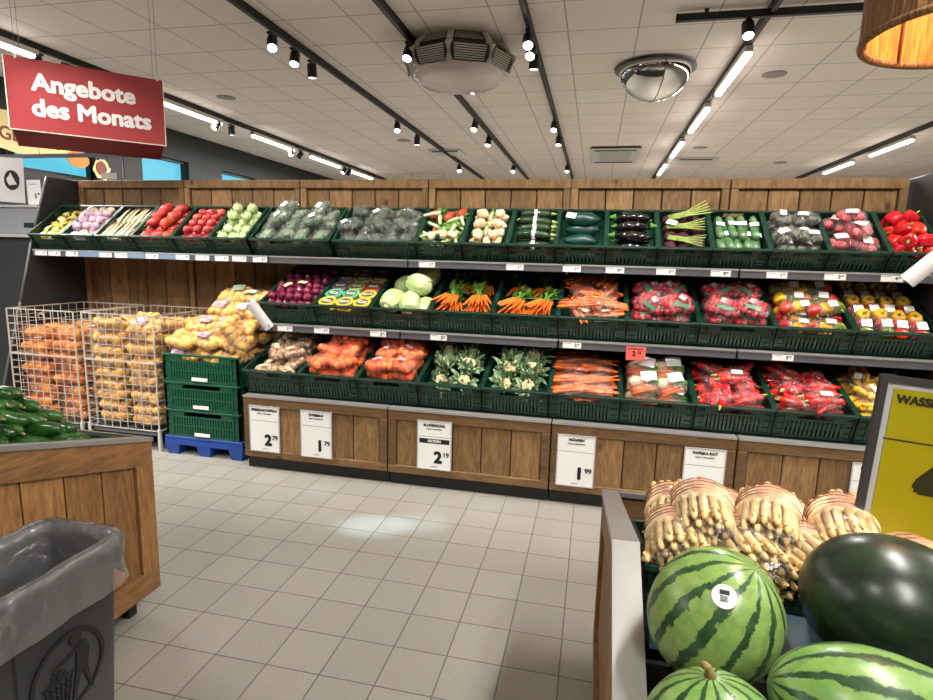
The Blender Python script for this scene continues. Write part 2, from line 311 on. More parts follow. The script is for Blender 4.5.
M['yelpep'] = mat('yellow_pepper_skin', (240, 184, 10), 0.15, coat=0.6, var=0.06)
M['grnpep'] = mat('green_pepper_skin', (112, 130, 30), 0.15, coat=0.6, var=0.06)
M['ronion'] = mat('purple_onion_skin', (104, 20, 50), 0.22, col2=(140, 44, 78), scale=22, stretch=(1, 1, 0.3), coat=0.3, var=0.15)
M['cabb'] = mat('cabbage_leaf', (214, 226, 176), 0.45, col2=(176, 202, 128), scale=16, bump=0.3, bscale=26)
M['radish'] = mat('crimson_skin', (196, 30, 48), 0.3, col2=(150, 20, 40), scale=18, var=0.12)
M['garlic'] = mat('tan_bulb_skin', (214, 182, 140), 0.5, col2=(170, 126, 96), scale=30, var=0.12)
M['oonion'] = mat('orange_onion_skin', (246, 138, 78), 0.28, col2=(238, 108, 54), scale=14, var=0.12)
M['cauli'] = mat('cauliflower_curd', (226, 218, 176), 0.6, col2=(206, 186, 140), scale=60, bump=1.0, bscale=90)
M['cleaf'] = mat('blue_green_leaf', (150, 178, 138), 0.45, col2=(78, 112, 74), scale=24, var=0.12)
M['potato'] = mat('potato_skin', (238, 190, 104), 0.45, col2=(220, 164, 78), scale=30, var=0.1)
M['gonion'] = mat('golden_onion_skin', (244, 166, 72), 0.35, col2=(228, 134, 50), scale=18, var=0.12)
M['aspar'] = mat('white_asparagus_skin', (232, 208, 150), 0.4, col2=(206, 170, 108), scale=26, stretch=(1, 1, 0.3), var=0.08)
M['aspwrap'] = mat('peach_paper_wrap', (240, 214, 170), 0.5, col2=(206, 150, 110), scale=10, stretch=(0.3, 0.3, 7), thr=(0.5, 0.6))
M['gcuc'] = mat('green_cucumber_skin', (22, 62, 22), 0.2, col2=(50, 98, 38), scale=16, stretch=(1, 1, 0.25), coat=0.4, var=0.15, bump=0.15, bscale=60)
M['lbl_green'] = mat('green_label_print', (64, 132, 96), 0.5)
M['lbl_yel'] = mat('yellow_lid', (242, 196, 60), 0.4)
M['lbl_grn'] = mat('mint_lid', (80, 180, 140), 0.4)
M['lbl_red'] = mat('red_lid', (170, 40, 40), 0.4)
M['lbl_oli'] = mat('olive_lid', (150, 150, 60), 0.4)
M['lbl_pur'] = mat('plum_lid', (110, 80, 110), 0.4)
M['dip'] = mat('spread_under_lid', (120, 100, 70), 0.4, col2=(40, 60, 40), scale=60)
M['bagprint'] = mat('pink_bag_print', (214, 190, 190), 0.45, col2=(150, 112, 130), scale=30)
M['gbagprint'] = mat('mint_bag_print', (150, 200, 170), 0.45, col2=(200, 216, 200), scale=30)
M['yellowpack'] = mat('yellow_pack_print', (226, 206, 60), 0.4, col2=(60, 50, 50), scale=30, thr=(0.5, 0.58))
M['roll'] = mat('white_bag_roll', (232, 232, 234), 0.35, bump=0.2, bscale=60)
M['mel_a'] = melon_mat('striped_melon_rind', (140, 168, 88), (118, 152, 78), (40, 70, 42), (54, 86, 50), nst=13, yellow=(0.055, -0.075, -0.06))
M['mel_b'] = melon_mat('bright_striped_melon_rind', (124, 158, 80), (104, 144, 70), (34, 62, 38), (48, 80, 46), nst=12, width=0.2)
M['mel_d'] = melon_mat('dark_melon_rind', (30, 44, 30), (38, 52, 36), (22, 34, 25), (30, 42, 30), nst=8)
M['stalk'] = mat('dry_stalk', (150, 130, 80), 0.7)

# ------------------------------------------------------------------ mesh helpers
class MB:
    def __init__(s): s.v = []; s.f = []; s.sm = []
    def add(s, vs, fs, mx=None, smooth=False):
        o = len(s.v)
        s.v += [tuple(mx @ Vector(p)) if mx is not None else tuple(p) for p in vs]
        s.f += [tuple(i+o for i in q) for q in fs]; s.sm += [smooth]*len(fs); return s
    def box(s, a, b, mx=None, bev=0.0):
        x0, y0, z0 = [min(a[i], b[i]) for i in range(3)]; x1, y1, z1 = [max(a[i], b[i]) for i in range(3)]
        e = min(bev, (x1-x0)/3, (y1-y0)/3, (z1-z0)/3)
        if e <= 0:
            vs = [(x0,y0,z0),(x1,y0,z0),(x1,y1,z0),(x0,y1,z0),(x0,y0,z1),(x1,y0,z1),(x1,y1,z1),(x0,y1,z1)]
            return s.add(vs, [(0,3,2,1),(4,5,6,7),(0,1,5,4),(1,2,6,5),(2,3,7,6),(3,0,4,7)], mx)
        P = {}; vs = []
        for ix, X in enumerate((x0, x1)):
            for iy, Y in enumerate((y0, y1)):
                for iz, Z in enumerate((z0, z1)):
                    dx, dy, dz = (e, -e)[ix], (e, -e)[iy], (e, -e)[iz]
                    for k, p in enumerate([(X, Y+dy, Z+dz), (X+dx, Y, Z+dz), (X+dx, Y+dy, Z)]):
                        P[(ix, iy, iz, k)] = len(vs); vs.append(p)
        g = lambda *q: P[q]
        fs = [(g(0,0,0,0),g(0,0,1,0),g(0,1,1,0),g(0,1,0,0)), (g(1,0,0,0),g(1,1,0,0),g(1,1,1,0),g(1,0,1,0)),
              (g(0,0,0,1),g(1,0,0,1),g(1,0,1,1),g(0,0,1,1)), (g(0,1,0,1),g(0,1,1,1),g(1,1,1,1),g(1,1,0,1)),
              (g(0,0,0,2),g(0,1,0,2),g(1,1,0,2),g(1,0,0,2)), (g(0,0,1,2),g(1,0,1,2),g(1,1,1,2),g(0,1,1,2))]
        for iy in (0, 1):
            for iz in (0, 1): fs.append((g(0,iy,iz,1),g(1,iy,iz,1),g(1,iy,iz,2),g(0,iy,iz,2)))
        for ix in (0, 1):
            for iz in (0, 1): fs.append((g(ix,0,iz,0),g(ix,1,iz,0),g(ix,1,iz,2),g(ix,0,iz,2)))
        for ix in (0, 1):
            for iy in (0, 1): fs.append((g(ix,iy,0,0),g(ix,iy,1,0),g(ix,iy,1,1),g(ix,iy,0,1)))
        for ix in (0, 1):
            for iy in (0, 1):
                for iz in (0, 1): fs.append((g(ix,iy,iz,0),g(ix,iy,iz,1),g(ix,iy,iz,2)))
        return s.add(vs, fs, mx)
    def tube(s, pts, r, seg=8, cap=True, radii=None, smooth=True):
        pts = [Vector(p) for p in pts]; n = len(pts); vs = []; fs = []
        up = Vector((0, 0, 1))
        for i, p in enumerate(pts):
            t = (pts[min(i+1, n-1)]-pts[max(i-1, 0)]).normalized()
            a = t.cross(up)
            if a.length < 1e-3: a = t.cross(Vector((1, 0, 0)))
            a.normalize(); b = t.cross(a)
            rr = radii[i] if radii else r
            for k in range(seg):
                w = 2*PI*k/seg; vs.append(p+a*rr*math.cos(w)+b*rr*math.sin(w))
        for i in range(n-1):
            for k in range(seg):
                k2 = (k+1) % seg; fs.append((i*seg+k, i*seg+k2, (i+1)*seg+k2, (i+1)*seg+k))
        if cap: fs += [tuple(range(seg))[::-1], tuple(range((n-1)*seg, n*seg))]
        return s.add(vs, fs, None, smooth)
    def lathe(s, prof, seg=16, mx=None, lobes=0, amp=0.0, bend=0.0, ns=0.0, nsc=20.0, sq=(1, 1), smooth=True, seed=0):
        """prof: list of (r, z), poles closed where r == 0"""
        vs = []; fs = []; idx = []
        L = max(abs(p[1]) for p in prof) or 1
        for (r, z) in prof:
            row = []
            cnt = 1 if r <= 1e-6 else seg
            for k in range(cnt):
                w = 2*PI*k/seg; rr = r*(1+amp*math.cos(lobes*w)) if lobes else r
                p = Vector((rr*math.cos(w)*sq[0], rr*math.sin(w)*sq[1], z))
                if bend: p.x += bend*(z/L)**2
                if ns:
                    nn = noise.noise_vector(p*nsc+Vector((seed*3.7, seed, 0))); p += nn*ns
                row.append(len(vs)); vs.append(p)
            idx.append(row)
        for a, b in zip(idx, idx[1:]):
            if len(a) == 1 and len(b) == 1: continue
            if len(a) == 1:
                for k in range(seg): fs.append((a[0], b[(k+1) % seg], b[k]))
            elif len(b) == 1:
                for k in range(seg): fs.append((a[k], a[(k+1) % seg], b[0]))
            else:
                for k in range(seg): fs.append((a[k], a[(k+1) % seg], b[(k+1) % seg], b[k]))
        return s.add(vs, fs, mx, smooth)
    def ball(s, c, r, seg=12, rings=8, mx=None, ns=0.0, nsc=20, seed=0, **kw):
        if not hasattr(r, '__len__'): r = (r, r, r)
        prof = [(math.sin(PI*i/rings), -math.cos(PI*i/rings)) for i in range(rings+1)]
        prof[0] = (0, -1); prof[-1] = (0, 1)
        m = Matrix.Translation(c) @ Matrix.Diagonal((r[0], r[1], r[2], 1))
        if mx is not None: m = mx @ m
        if ns:
            t = MB(); t.lathe(prof, seg, m)
            t.v = [tuple(Vector(p)+noise.noise_vector(Vector(p)*nsc+Vector((seed*5.1, seed, 1)))*ns) for p in t.v]
            return s.add(t.v, t.f, None, True)
        return s.lathe(prof, seg, m, **kw)
    def mesh(s, name):
        me = bpy.data.meshes.new(name); me.from_pydata([tuple(p) for p in s.v], [], s.f)
        me.polygons.foreach_set('use_smooth', s.sm); me.update(); return me
def leafmesh(mb, base, dirv, ln, wd, curl=0.3, seg=5, wav=0.0, up=Vector((0, 0, 1))):
    d = Vector(dirv).normalized(); side = d.cross(up)
    if side.length < 1e-3: side = Vector((1, 0, 0))
    side.normalize(); nrm = side.cross(d); vs = []; fs = []
    for i in range(seg+1):
        t = i/seg; w = wd*math.sin(PI*min(1, 0.12+0.88*t))**0.7 if t < 1 else 0.002
        c = Vector(base)+d*ln*t - nrm*curl*ln*t*t
        j = random.uniform(-wav, wav)
        vs += [c-side*w+nrm*(w*0.35+j), c, c+side*w+nrm*(w*0.35-j)]
    for i in range(seg):
        a = i*3; fs += [(a, a+1, a+4, a+3), (a+1, a+2, a+5, a+4)]
    mb.add(vs, fs, None, True)
MC = {}
def setm(me, mt):
    me.materials.clear(); me.materials.append(M[mt] if isinstance(mt, str) else mt); return me
def link(name, me, mx=None, parent=None):
    o = bpy.data.objects.new(name, me); C.objects.link(o)
    if parent is not None: o.parent = parent
    if mx is not None: o.matrix_local = mx
    return o
def tag(o, label=None, cat=None, group=None, kind=None):
    if label: o['label'] = label
    if cat: o['category'] = cat
    if group: o['group'] = group
    if kind: o['kind'] = kind
    return o
def part(name, mb, mt, parent=None, mx=None, label=None):
    me = mb.mesh(name) if isinstance(mb, MB) else mb
    setm(me, mt); o = link(name, me, mx, parent)
    if label: o['label'] = label
    return o
def thing(name, label, cat, loc=(0, 0, 0), group=None, mx=None):
    o = bpy.data.objects.new(name, None); C.objects.link(o); o.empty_display_size = 0.05
    if mx is not None: o.matrix_world = mx
    else: o.location = loc
    return tag(o, label, cat, group)
def struct(name, mb, mt):
    o = part(name, mb, mt); o['kind'] = 'structure'; return o
# prototypes: list of (part name, mesh, [children]) ; spawn links objects that share the mesh data
def spawn(proto, name, label, cat, mx, group=None):
    if len(proto) == 1:
        o = link(name, proto[0][1], mx)
        for ch in (proto[0][2] if len(proto[0]) > 2 else []): link(ch[0], ch[1], ch[2], o)
    else:
        o = bpy.data.objects.new(name, None); C.objects.link(o); o.matrix_world = mx; o.empty_display_size = 0.03
        for pt in proto:
            link(pt[0], pt[1], pt[2] if len(pt) > 2 else None, o)
    return tag(o, label, cat, group)
def T(x, y, z): return Matrix.Translation((x, y, z))
def RX(a): return Matrix.Rotation(a, 4, 'X')
def RY(a): return Matrix.Rotation(a, 4, 'Y')
def RZ(a): return Matrix.Rotation(a, 4, 'Z')
def S(a, b=None, c=None): return Matrix.Diagonal((a, b if b else a, c if c else a, 1))
def rrot(): return RZ(random.uniform(0, 2*PI)) @ RX(random.uniform(0, PI)) @ RY(random.uniform(0, PI))
_tc = {}
def textmesh(body, size, fat=0.0, depth=0.0008, align='CENTER', shear=0.0, mt='print'):
    key = (body, size, fat, depth, align, shear, mt)
    if key in _tc: return _tc[key]
    cu = bpy.data.curves.new('txt', 'FONT'); cu.body = body; cu.size = size; cu.extrude = depth
    cu.align_x = align; cu.align_y = 'CENTER'; cu.shear = shear; cu.resolution_u = 3
    o = bpy.data.objects.new('txt', cu); C.objects.link(o)
    bpy.context.view_layer.update()
    dg = bpy.context.evaluated_depsgraph_get()
    me = bpy.data.meshes.new_from_object(o.evaluated_get(dg)); bpy.data.objects.remove(o); bpy.data.curves.remove(cu)
    if fat:      # heavier strokes: copies of the letters shifted around a small circle, in one mesh
        mb = MB(); V0 = [v.co.copy() for v in me.vertices]; F0 = [tuple(p.vertices) for p in me.polygons]
        for k in range(9):
            dx, dy = (0, 0) if k == 8 else (fat*math.cos(k*PI/4), fat*math.sin(k*PI/4))
            mb.add([(v.x+dx, v.y+dy, v.z+k*0.00002) for v in V0], F0)
        bpy.data.meshes.remove(me); me = mb.mesh('lettering')
    me.name = 'lettering'; setm(me, mt); _tc[key] = me; return me
# ------------------------------------------------------------------ the room
struct('floor', MB().box((-7.3, -5.5, -0.05), (8.5, 15.6, 0)), 'floor')
struct('ceiling', MB().box((-7.3, -5.5, 3.40), (8.5, 15.6, 3.46)), 'ceiling')
WIN = [(3.9, 5.1), (5.93, 7.12), (8.0, 9.08), (10.0, 11.1), (12.0, 13.1)]
WZ0, WZ1 = 2.36, 2.93
def left_wall():
    w = MB(); w.box((-7.3, -5.5, 0), (-7.1, 15.6, WZ0)); w.box((-7.3, -5.5, WZ1), (-7.1, 15.6, 3.4))
    y = -5.5
    for a, b in WIN: w.box((-7.3, y, WZ0), (-7.1, a, WZ1)); y = b
    w.box((-7.3, y, WZ0), (-7.1, 15.6, WZ1))
    struct('wall_left', w, 'dark')
    for i, (a, b) in enumerate(WIN):
        f = MB()
        f.box((-7.28, a, WZ0), (-7.16, a+0.04, WZ1)); f.box((-7.28, b-0.04, WZ0), (-7.16, b, WZ1))
        f.box((-7.28, a, WZ0), (-7.16, b, WZ0+0.04)); f.box((-7.28, a, WZ1-0.04), (-7.16, b, WZ1))
        o = struct('window_%d' % (i+1), f, 'black')
        part('pane', MB().box((-7.25, a+0.04, WZ0+0.04), (-7.24, b-0.04, WZ1-0.04)), 'glass_blue', o)
left_wall()
struct('wall_back', MB().box((-7.3, 15.4, 0), (8.5, 15.6, 3.4)), mat('pale_far_wall', (150, 146, 140), 0.8))
struct('wall_front', MB().box((-7.3, -5.7, 0), (8.5, -5.5, 3.4)), mat('grey_front_wall', (104, 102, 100), 0.8))
struct('wall_right', MB().box((8.3, -5.5, 0), (8.5, 15.6, 3.4)), mat('grey_right_wall', (120, 118, 114), 0.8))
struct('trim_1', MB().box((-7.1, -5.5, 3.36), (-7.06, 15.4, 3.40)), 'black')

# ------------------------------------------------------------------ shelving units (six, one metre each)
SX0 = -4.19
def tag_set(o, words): o['label'] = words
A_T, A_M, A_L = R(38), R(25), R(19)
POS_S = ['leftmost, above the netted onions', 'second from the left end, behind the green potato crates',
         'third from the left, holding red onions', 'fourth from the left, with bunched carrots',
         'fifth from the left, with radishes and bagged carrots', 'at the right end behind the yellow poster']
for k in range(6):
    x0 = SX0+k
    u = thing('shelving_unit', 'wood-backed shelving unit, ' + POS_S[k], 'shelving unit', (x0, 4.04, 0), 'wood-backed shelving units of the produce wall')
    g = 0.004; Wd = 1.0
    fr = MB()
    fr.box((g, -0.035, 1.895), (Wd-g, 0.02, 1.957), bev=0.004)
    fr.box((g, -0.035, 0), (0.05, 0.02, 1.895), bev=0.004); fr.box((Wd-0.05, -0.035, 0), (Wd-g, 0.02, 1.895), bev=0.004)
    part('back_frame', fr, WV, u)
    pl = MB(); n = 5; ww = (Wd-0.1)/n
    for j in range(n): pl.box((0.05+ww*j+0.004, -0.012, 0.0), (0.05+ww*(j+1)-0.004, 0.006, 1.9), bev=0.003)
    part('back_planks', pl, WV, u)
    part('gap_shade_sheet', MB().box((g, 0.02, 0), (Wd-g, 0.028, 1.95)), 'black', u)  # black sheet added so the gaps between planks look dark
    def shelf(name, Yf, zf, ang, depth, zr0, zr1, Yr):
        m = T(0.5, Yf-4.04, zf) @ RX(ang)
        b = MB().box((-0.497, 0, -0.022), (0.497, depth, -0.004))
        b.box((-0.497, 0, -0.045), (-0.485, depth, -0.004)); b.box((0.485, 0, -0.045), (0.497, depth, -0.004))
        so = part(name, b, 'shelf', u, m)
        r = MB().box((-0.494, Yr-4.04, zr0), (0.494, Yr-4.04+0.01, zr1))
        r.box((-0.494, Yr-4.04-0.004, zr0), (0.494, Yr-4.04, zr0+0.006)); r.box((-0.494, Yr-4.04-0.004, zr1-0.006), (0.494, Yr-4.04, zr1))
        r.box((-0.494, Yr-4.04+0.01, zr0+0.002), (0.494, Yr-4.04+0.04, zr0+0.006))
        mi = m.inverted() @ T(0.5, 0, 0)
        part('price_rail', r, 'rail', so, mi)
        part('front_lip', MB().box((-0.496, Yr-4.04-0.002, zr1), (0.496, Yr-4.04+0.03, zr1+0.009)), 'raillip', so, mi)
    shelf('top_shelf', 3.60, 1.392, A_T, 0.50, 1.346, 1.386, 3.562)
    if k >= 2:
        shelf('middle_shelf', 3.47, 0.948, A_M, 0.60, 0.897, 0.938, 3.420)
        m = T(0.5, 3.27-4.04, 0.503) @ RX(A_L)
        part('bottom_shelf', MB().box((-0.496, -0.04, -0.02), (0.496, 0.76, -0.004)), 'shelf', u, m)
        f = MB(); y0, y1 = 3.20-4.04, 3.235-4.04
        f.box((g, y0, 0.425), (Wd-g, y1, 0.487), bev=0.004); f.box((g, y0, 0.085), (Wd-g, y1, 0.135), bev=0.004)
        f.box((g, y0, 0.135), (0.055, y1, 0.425), bev=0.004); f.box((Wd-0.055, y0, 0.135), (Wd-g, y1, 0.425), bev=0.004)
        part('base_frame', f, WX, u)
        p = MB(); n = 5; ww = (Wd-0.11)/n
        for j in range(n): p.box((0.055+ww*j+0.003, y0+0.012, 0.12), (0.055+ww*(j+1)-0.003, y0+0.028, 0.44), bev=0.003)
        part('base_planks', p, WV, u)
        part('base_edge_strip', MB().box((g, y0-0.004, 0.487), (Wd-g, y0+0.06, 0.499)), 'raillip', u)
        part('carcass', MB().box((g, y1+0.002, 0.085), (Wd-g, -0.06, 0.44)), 'black', u)
        part('plinth', MB().box((g, y0+0.04, 0), (Wd-g, -0.1, 0.084)), 'black', u)
        part('mid_shade_sheet', MB().box((g, -0.05, 0.44), (Wd-g, -0.04, 1.45)), 'black', u)  # black sheet standing in for the shadow on the wooden back
def end_panel(x, label, side):
    u = thing('end_panel', label, 'panel', (x, 4.05, 0))
    prof = [(0.0, 0.0), (0.0, 1.95), (-0.293, 1.95), (-0.47, 1.44), (-0.60, 1.0), (-0.85, 0.2), (-0.85, 0.0)]
    mb = MB(); n = len(prof)
    mb.add([(0, y, z) for y, z in prof]+[(0.016, y, z) for y, z in prof], [tuple(range(n)), tuple(range(2*n-1, n-1, -1))]+[(i, i+n, (i+1) % n+n, (i+1) % n) for i in range(n)])
    part('panel', mb, 'dark', u)
    e = MB()
    for a, b in zip(prof[1:-1], prof[2:]): e.tube([(0.008, a[0]-0.006, a[1]), (0.008, b[0]-0.006, b[1])], 0.009, 6)
    part('edge_profile', e, mat('grey_edge_profile', (96, 98, 100), 0.4), u)
end_panel(-4.215, 'dark grey end panel closing the left side of the produce wall', 0)
end_panel(1.815, 'dark grey end panel closing the right side of the produce wall', 1)

# rail price tags
def rail_tag(x, y, z, digit, cents, label, group, w=0.108, h=0.034, mt='white'):
    o = part('price_tag', MB().box((-w/2, -0.0015, -h/2), (w/2, 0, h/2)), mt, None, T(x, y, z)); tag(o, label, 'price tag', group)
    if digit:
        part('price_digit', textmesh(digit, h*0.72, 0.0012), 'print', o, T(w*0.20, -0.0018, 0.001) @ RX(PI/2))
        part('price_cents', textmesh(cents, h*0.36, 0.0005), 'print', o, T(w*0.34, -0.0018, h*0.16) @ RX(PI/2))
        part('name_line', MB().box((-w*0.45, -0.0019, h*0.3), (-w*0.05, -0.0015, h*0.36)), 'print', o)
tops = [(-4.103,'1','49'),(-3.98,'1','99'),(-3.821,'2','49'),(-3.524,'1','29'),(-3.388,'1','99'),(-3.124,'2','29'),(-2.87,'1','99'),(-2.71,'1','79'),(-2.554,'1','49'),(-2.416,'1','99'),(-2.257,'2','99'),
        (-1.058,'1','49'),(-0.488,'1','99'),(-0.139,'1','99'),(0.117,'0','99'),(0.408,'3','99'),(0.71,'0','99'),(1.008,'1','99'),(1.305,'2','99'),(1.584,'4','99')]
what_t = ['below the packets with yellow labels', 'below the left half of the violet turnips', 'below the right half of the violet turnips', 'below the pale roots, left one', 'below the pale roots, right one', 'below the rust-red sweet potatoes',
          'below the left edge of the coral shallots', 'below the right edge of the coral shallots', 'left of the pair below the kohlrabi', 'right of the pair below the kohlrabi', 'below the left corner of the lettuce crate',
          'below the mixed soup vegetables', 'below the banded zucchini', 'below the green wrapped gourds', 'below the aubergines', 'below the green stems and dark beets', 'below the left cucumber', 'below the wrapped olive-dark produce', 'below the pink beet bags', 'below the loose red peppers']
for (x, d, c), w in zip(tops, what_t):
    rail_tag(x, 3.5575, 1.3665, d, c, 'small white price tag on the top rail ' + w, 'white price tags on the top rail')
for x0, x1, w in [(-3.762, -3.574, 'right of the violet turnip tags'), (-3.329, -3.184, 'under the pale roots'), (-3.066, -2.924, 'under the sweet potatoes')]:
    rail_tag((x0+x1)/2, 3.5575, 1.3665, '', '', 'blank pale blue strip in the top shelf rail ' + w, 'blank blue rail strips', w=x1-x0, mt=M.setdefault('blstrip', mat('pale_blue_strip', (112, 132, 160), 0.5)))
for (x, d, c), w in zip([(-1.997,'1','49'),(-1.731,'1','99'),(-1.336,'2','99'),(-0.933,'2','29'),(-0.107,'2','49'),(1.046,'3','99')],
        ['under the purple onions', 'under the round tubs', 'under the left edge of the cabbages', 'under the left carrot bunches', 'under the bagged root vegetables', 'under the tricolour peppers']):
    rail_tag(x, 3.4155, 0.9175, d, c, 'small white price tag on the middle shelf rail ' + w, 'white price tags on the middle rail')
o = part('price_tag', MB().box((-0.055, -0.002, -0.045), (0.055, 0, 0.035)), 'orange_paper', None, T(0.262, 3.414, 0.897))
tag(o, 'salmon orange price tag on the middle rail under the radish bags', 'price tag')
part('price_digit', textmesh('2', 0.04, 0.002), 'print', o, T(-0.01, -0.0024, -0.008) @ RX(PI/2))
part('price_cents', textmesh('22', 0.022, 0.001), 'print', o, T(0.02, -0.0024, 0.0) @ RX(PI/2))
part('header_line', MB().box((-0.045, -0.0026, 0.018), (0.04, -0.002, 0.024)), 'print', o)

# price cards on the base front
def card(x, z, title, digit, cents, label, banner=None, w=0.205, h=0.297):
    u = thing('price_card', label, 'price card', (x, 3.198, z))
    part('sheet', MB().box((-w/2, -0.003, 0), (w/2, -0.001, h)), 'white', u)
    hd = MB(); e = 0.006
    hd.box((-w/2-e, -0.006, -e), (-w/2, 0, h+e)); hd.box((w/2, -0.006, -e), (w/2+e, 0, h+e)); hd.box((-w/2, -0.006, -e), (w/2, 0, 0)); hd.box((-w/2, -0.006, h), (w/2, 0, h+e))
    part('holder_frame', hd, 'frame_in', u)
    part('title_text', textmesh(title, 0.021, 0.0012), 'print', u, T(0, -0.0035, h*0.92) @ RX(PI/2))
    part('small_print', textmesh('Klasse I / Deutschland', 0.011, 0.0003), 'print', u, T(0, -0.0035, h*0.845) @ RX(PI/2))
    part('rule', MB().box((-w/2+0.004, -0.0036, h*0.68), (w/2-0.004, -0.003, h*0.686)), 'print', u)
    if banner:
        part('banner', MB().box((-w/2+0.008, -0.0036, h*0.54), (w/2-0.008, -0.003, h*0.64)), 'print', u)
        part('banner_text', textmesh(banner, 0.022, 0.0008, mt='white'), 'white', u, T(0, -0.0042, h*0.59) @ RX(PI/2))
    part('price_digit', textmesh(digit, 0.098, 0.0055), 'print', u, T(w*0.12, -0.0035, h*0.24) @ RX(PI/2))
    part('price_cents', textmesh(cents, 0.04, 0.0015), 'print', u, T(w*0.36, -0.0035, h*0.31) @ RX(PI/2))
    part('footer_line', MB().box((-0.02, -0.0036, 0.012), (0.02, -0.003, 0.015)), 'print', u)
card(-2.033, 0.135, 'SPEISEKARTOFFELN', '2', '79', 'white price card reading 2 79 at the left end of the wooden base')
card(-1.668, 0.133, 'ZWIEBELN', '1', '79', 'white price card reading 1 79 on the wooden base, second from the left')
card(-0.888, 0.138, 'BLUMENKOHL', '2', '19', 'white price card reading 2 19 with a black banner below the cauliflowers', 'AKTION')
card(-0.043, 0.130, 'MÖHREN', '1', '99', 'white price card reading 1 99 below the bagged carrots')
card(0.650, 0.122, 'PAPRIKA ROT', '1', '59', 'white price card reading 1 59 partly behind the asparagus bags')
card(1.475, 0.122, 'PAPRIKA GELB', '1', '99', 'white price card mostly hidden behind the yellow poster')

# white plastic-bag rolls
def bag_roll(p0, p1, label, r=0.034):
    p0, p1 = Vector(p0), Vector(p1); d = (p1-p0); L = d.length
    m = Matrix.Translation(p0) @ d.to_track_quat('Z', 'Y').to_matrix().to_4x4()
    u = thing('bag_roll', label, 'bag roll', mx=m)
    part('roll', MB().lathe([(0.012, 0), (r, 0), (r, L), (0.012, L), (0.010, L-0.01), (0, L-0.01)], 20, smooth=False), 'roll', u)
    part('core', MB().lathe([(0, -0.002), (0.011, -0.002), (0.011, L+0.004), (0.006, L+0.004), (0.006, L), (0, L)], 12), 'print', u)
    part('bracket', MB().tube([(r+0.006, 0, 0.03), (r+0.006, 0, -0.012), (0, 0, -0.016), (0, 0, 0)], 0.004, 6), 'black', u)
bag_roll((-2.085, 3.37, 0.925), (-2.165, 3.28, 1.10), 'white plastic bag roll on the left end of the middle shelf')
bag_roll((1.62, 3.48, 1.355), (1.745, 3.43, 1.51), 'white plastic bag roll on the top shelf rail at the right edge', 0.043)

# ------------------------------------------------------------------ crates
_cm = {}
def crate_mesh(w, d, h, fz=0.0, style=0):
    key = (w, d, h, fz, style)
    if key in _cm: return _cm[key]
    mb = MB(); t = 0.012
    def wall(W, mx):
        mb.box((-W/2, -0.006, h-0.016), (W/2, t, h), mx, 0.003)
        mb.box((-W/2, 0, 0), (W/2, t, 0.014), mx)
        for sgn in (-1, 1):
            a = sgn*W/2
            mb.box((a, 0, 0), (a-sgn*0.012, t, h), mx); mb.box((a-sgn*0.048, 0, 0), (a-sgn*0.056, t, h), mx)
            q = 4 if h > 0.1 else 2
            for j in range(1, q): mb.box((a, 0.001, h*j/q-0.003), (a-sgn*0.05, t-0.002, h*j/q+0.003), mx)
            mb.box((a-sgn*0.004, t*0.6, 0), (a-sgn*0.05, t, h*0.9), mx)
        w0 = W/2-0.056; hz = h-0.016-min(0.028, h*0.22)
        mb.box((-w0, 0.001, hz-0.012), (w0, t-0.001, hz), mx)
        mb.box((-w0, 0.001, h*0.38), (w0, t-0.001, h*0.43), mx)
        mb.box((-w0, 0.001, hz), (-w0*0.62, t-0.001, h), mx); mb.box((w0*0.62, 0.001, hz), (w0, t-0.001, h), mx)
        n = int(2*w0/0.02)
        for j in range(n+1):
            x = -w0+2*w0*j/n; mb.box((x-0.0062, 0.002, 0), (x+0.0062, t-0.002, hz), mx)
    wall(w, Matrix.Identity(4)); wall(w, T(0, d, 0) @ RZ(PI))
    wall(d, T(-w/2, d/2, 0) @ RZ(-PI/2)); wall(d, T(w/2, d/2, 0) @ RZ(PI/2))
    mb.box((-w/2+0.004, 0.004, fz), (w/2-0.004, d-0.004, fz+0.006))
    if fz > 0:
        for sx in (-1, 1): mb.box((sx*(w/2-0.004), 0.004, 0), (sx*(w/2-0.01), d-0.004, fz))
    me = setm(mb.mesh('crate'), 'crate'); _cm[key] = me; return me
def crate(w, d, h, mx, label, group=None, fz=0.0, mt=None):
    me = crate_mesh(w, d, h, fz)
    if mt:
        me = me.copy(); setm(me, mt)
    o = link('produce_crate', me, mx); tag(o, label, 'crate', group); return o

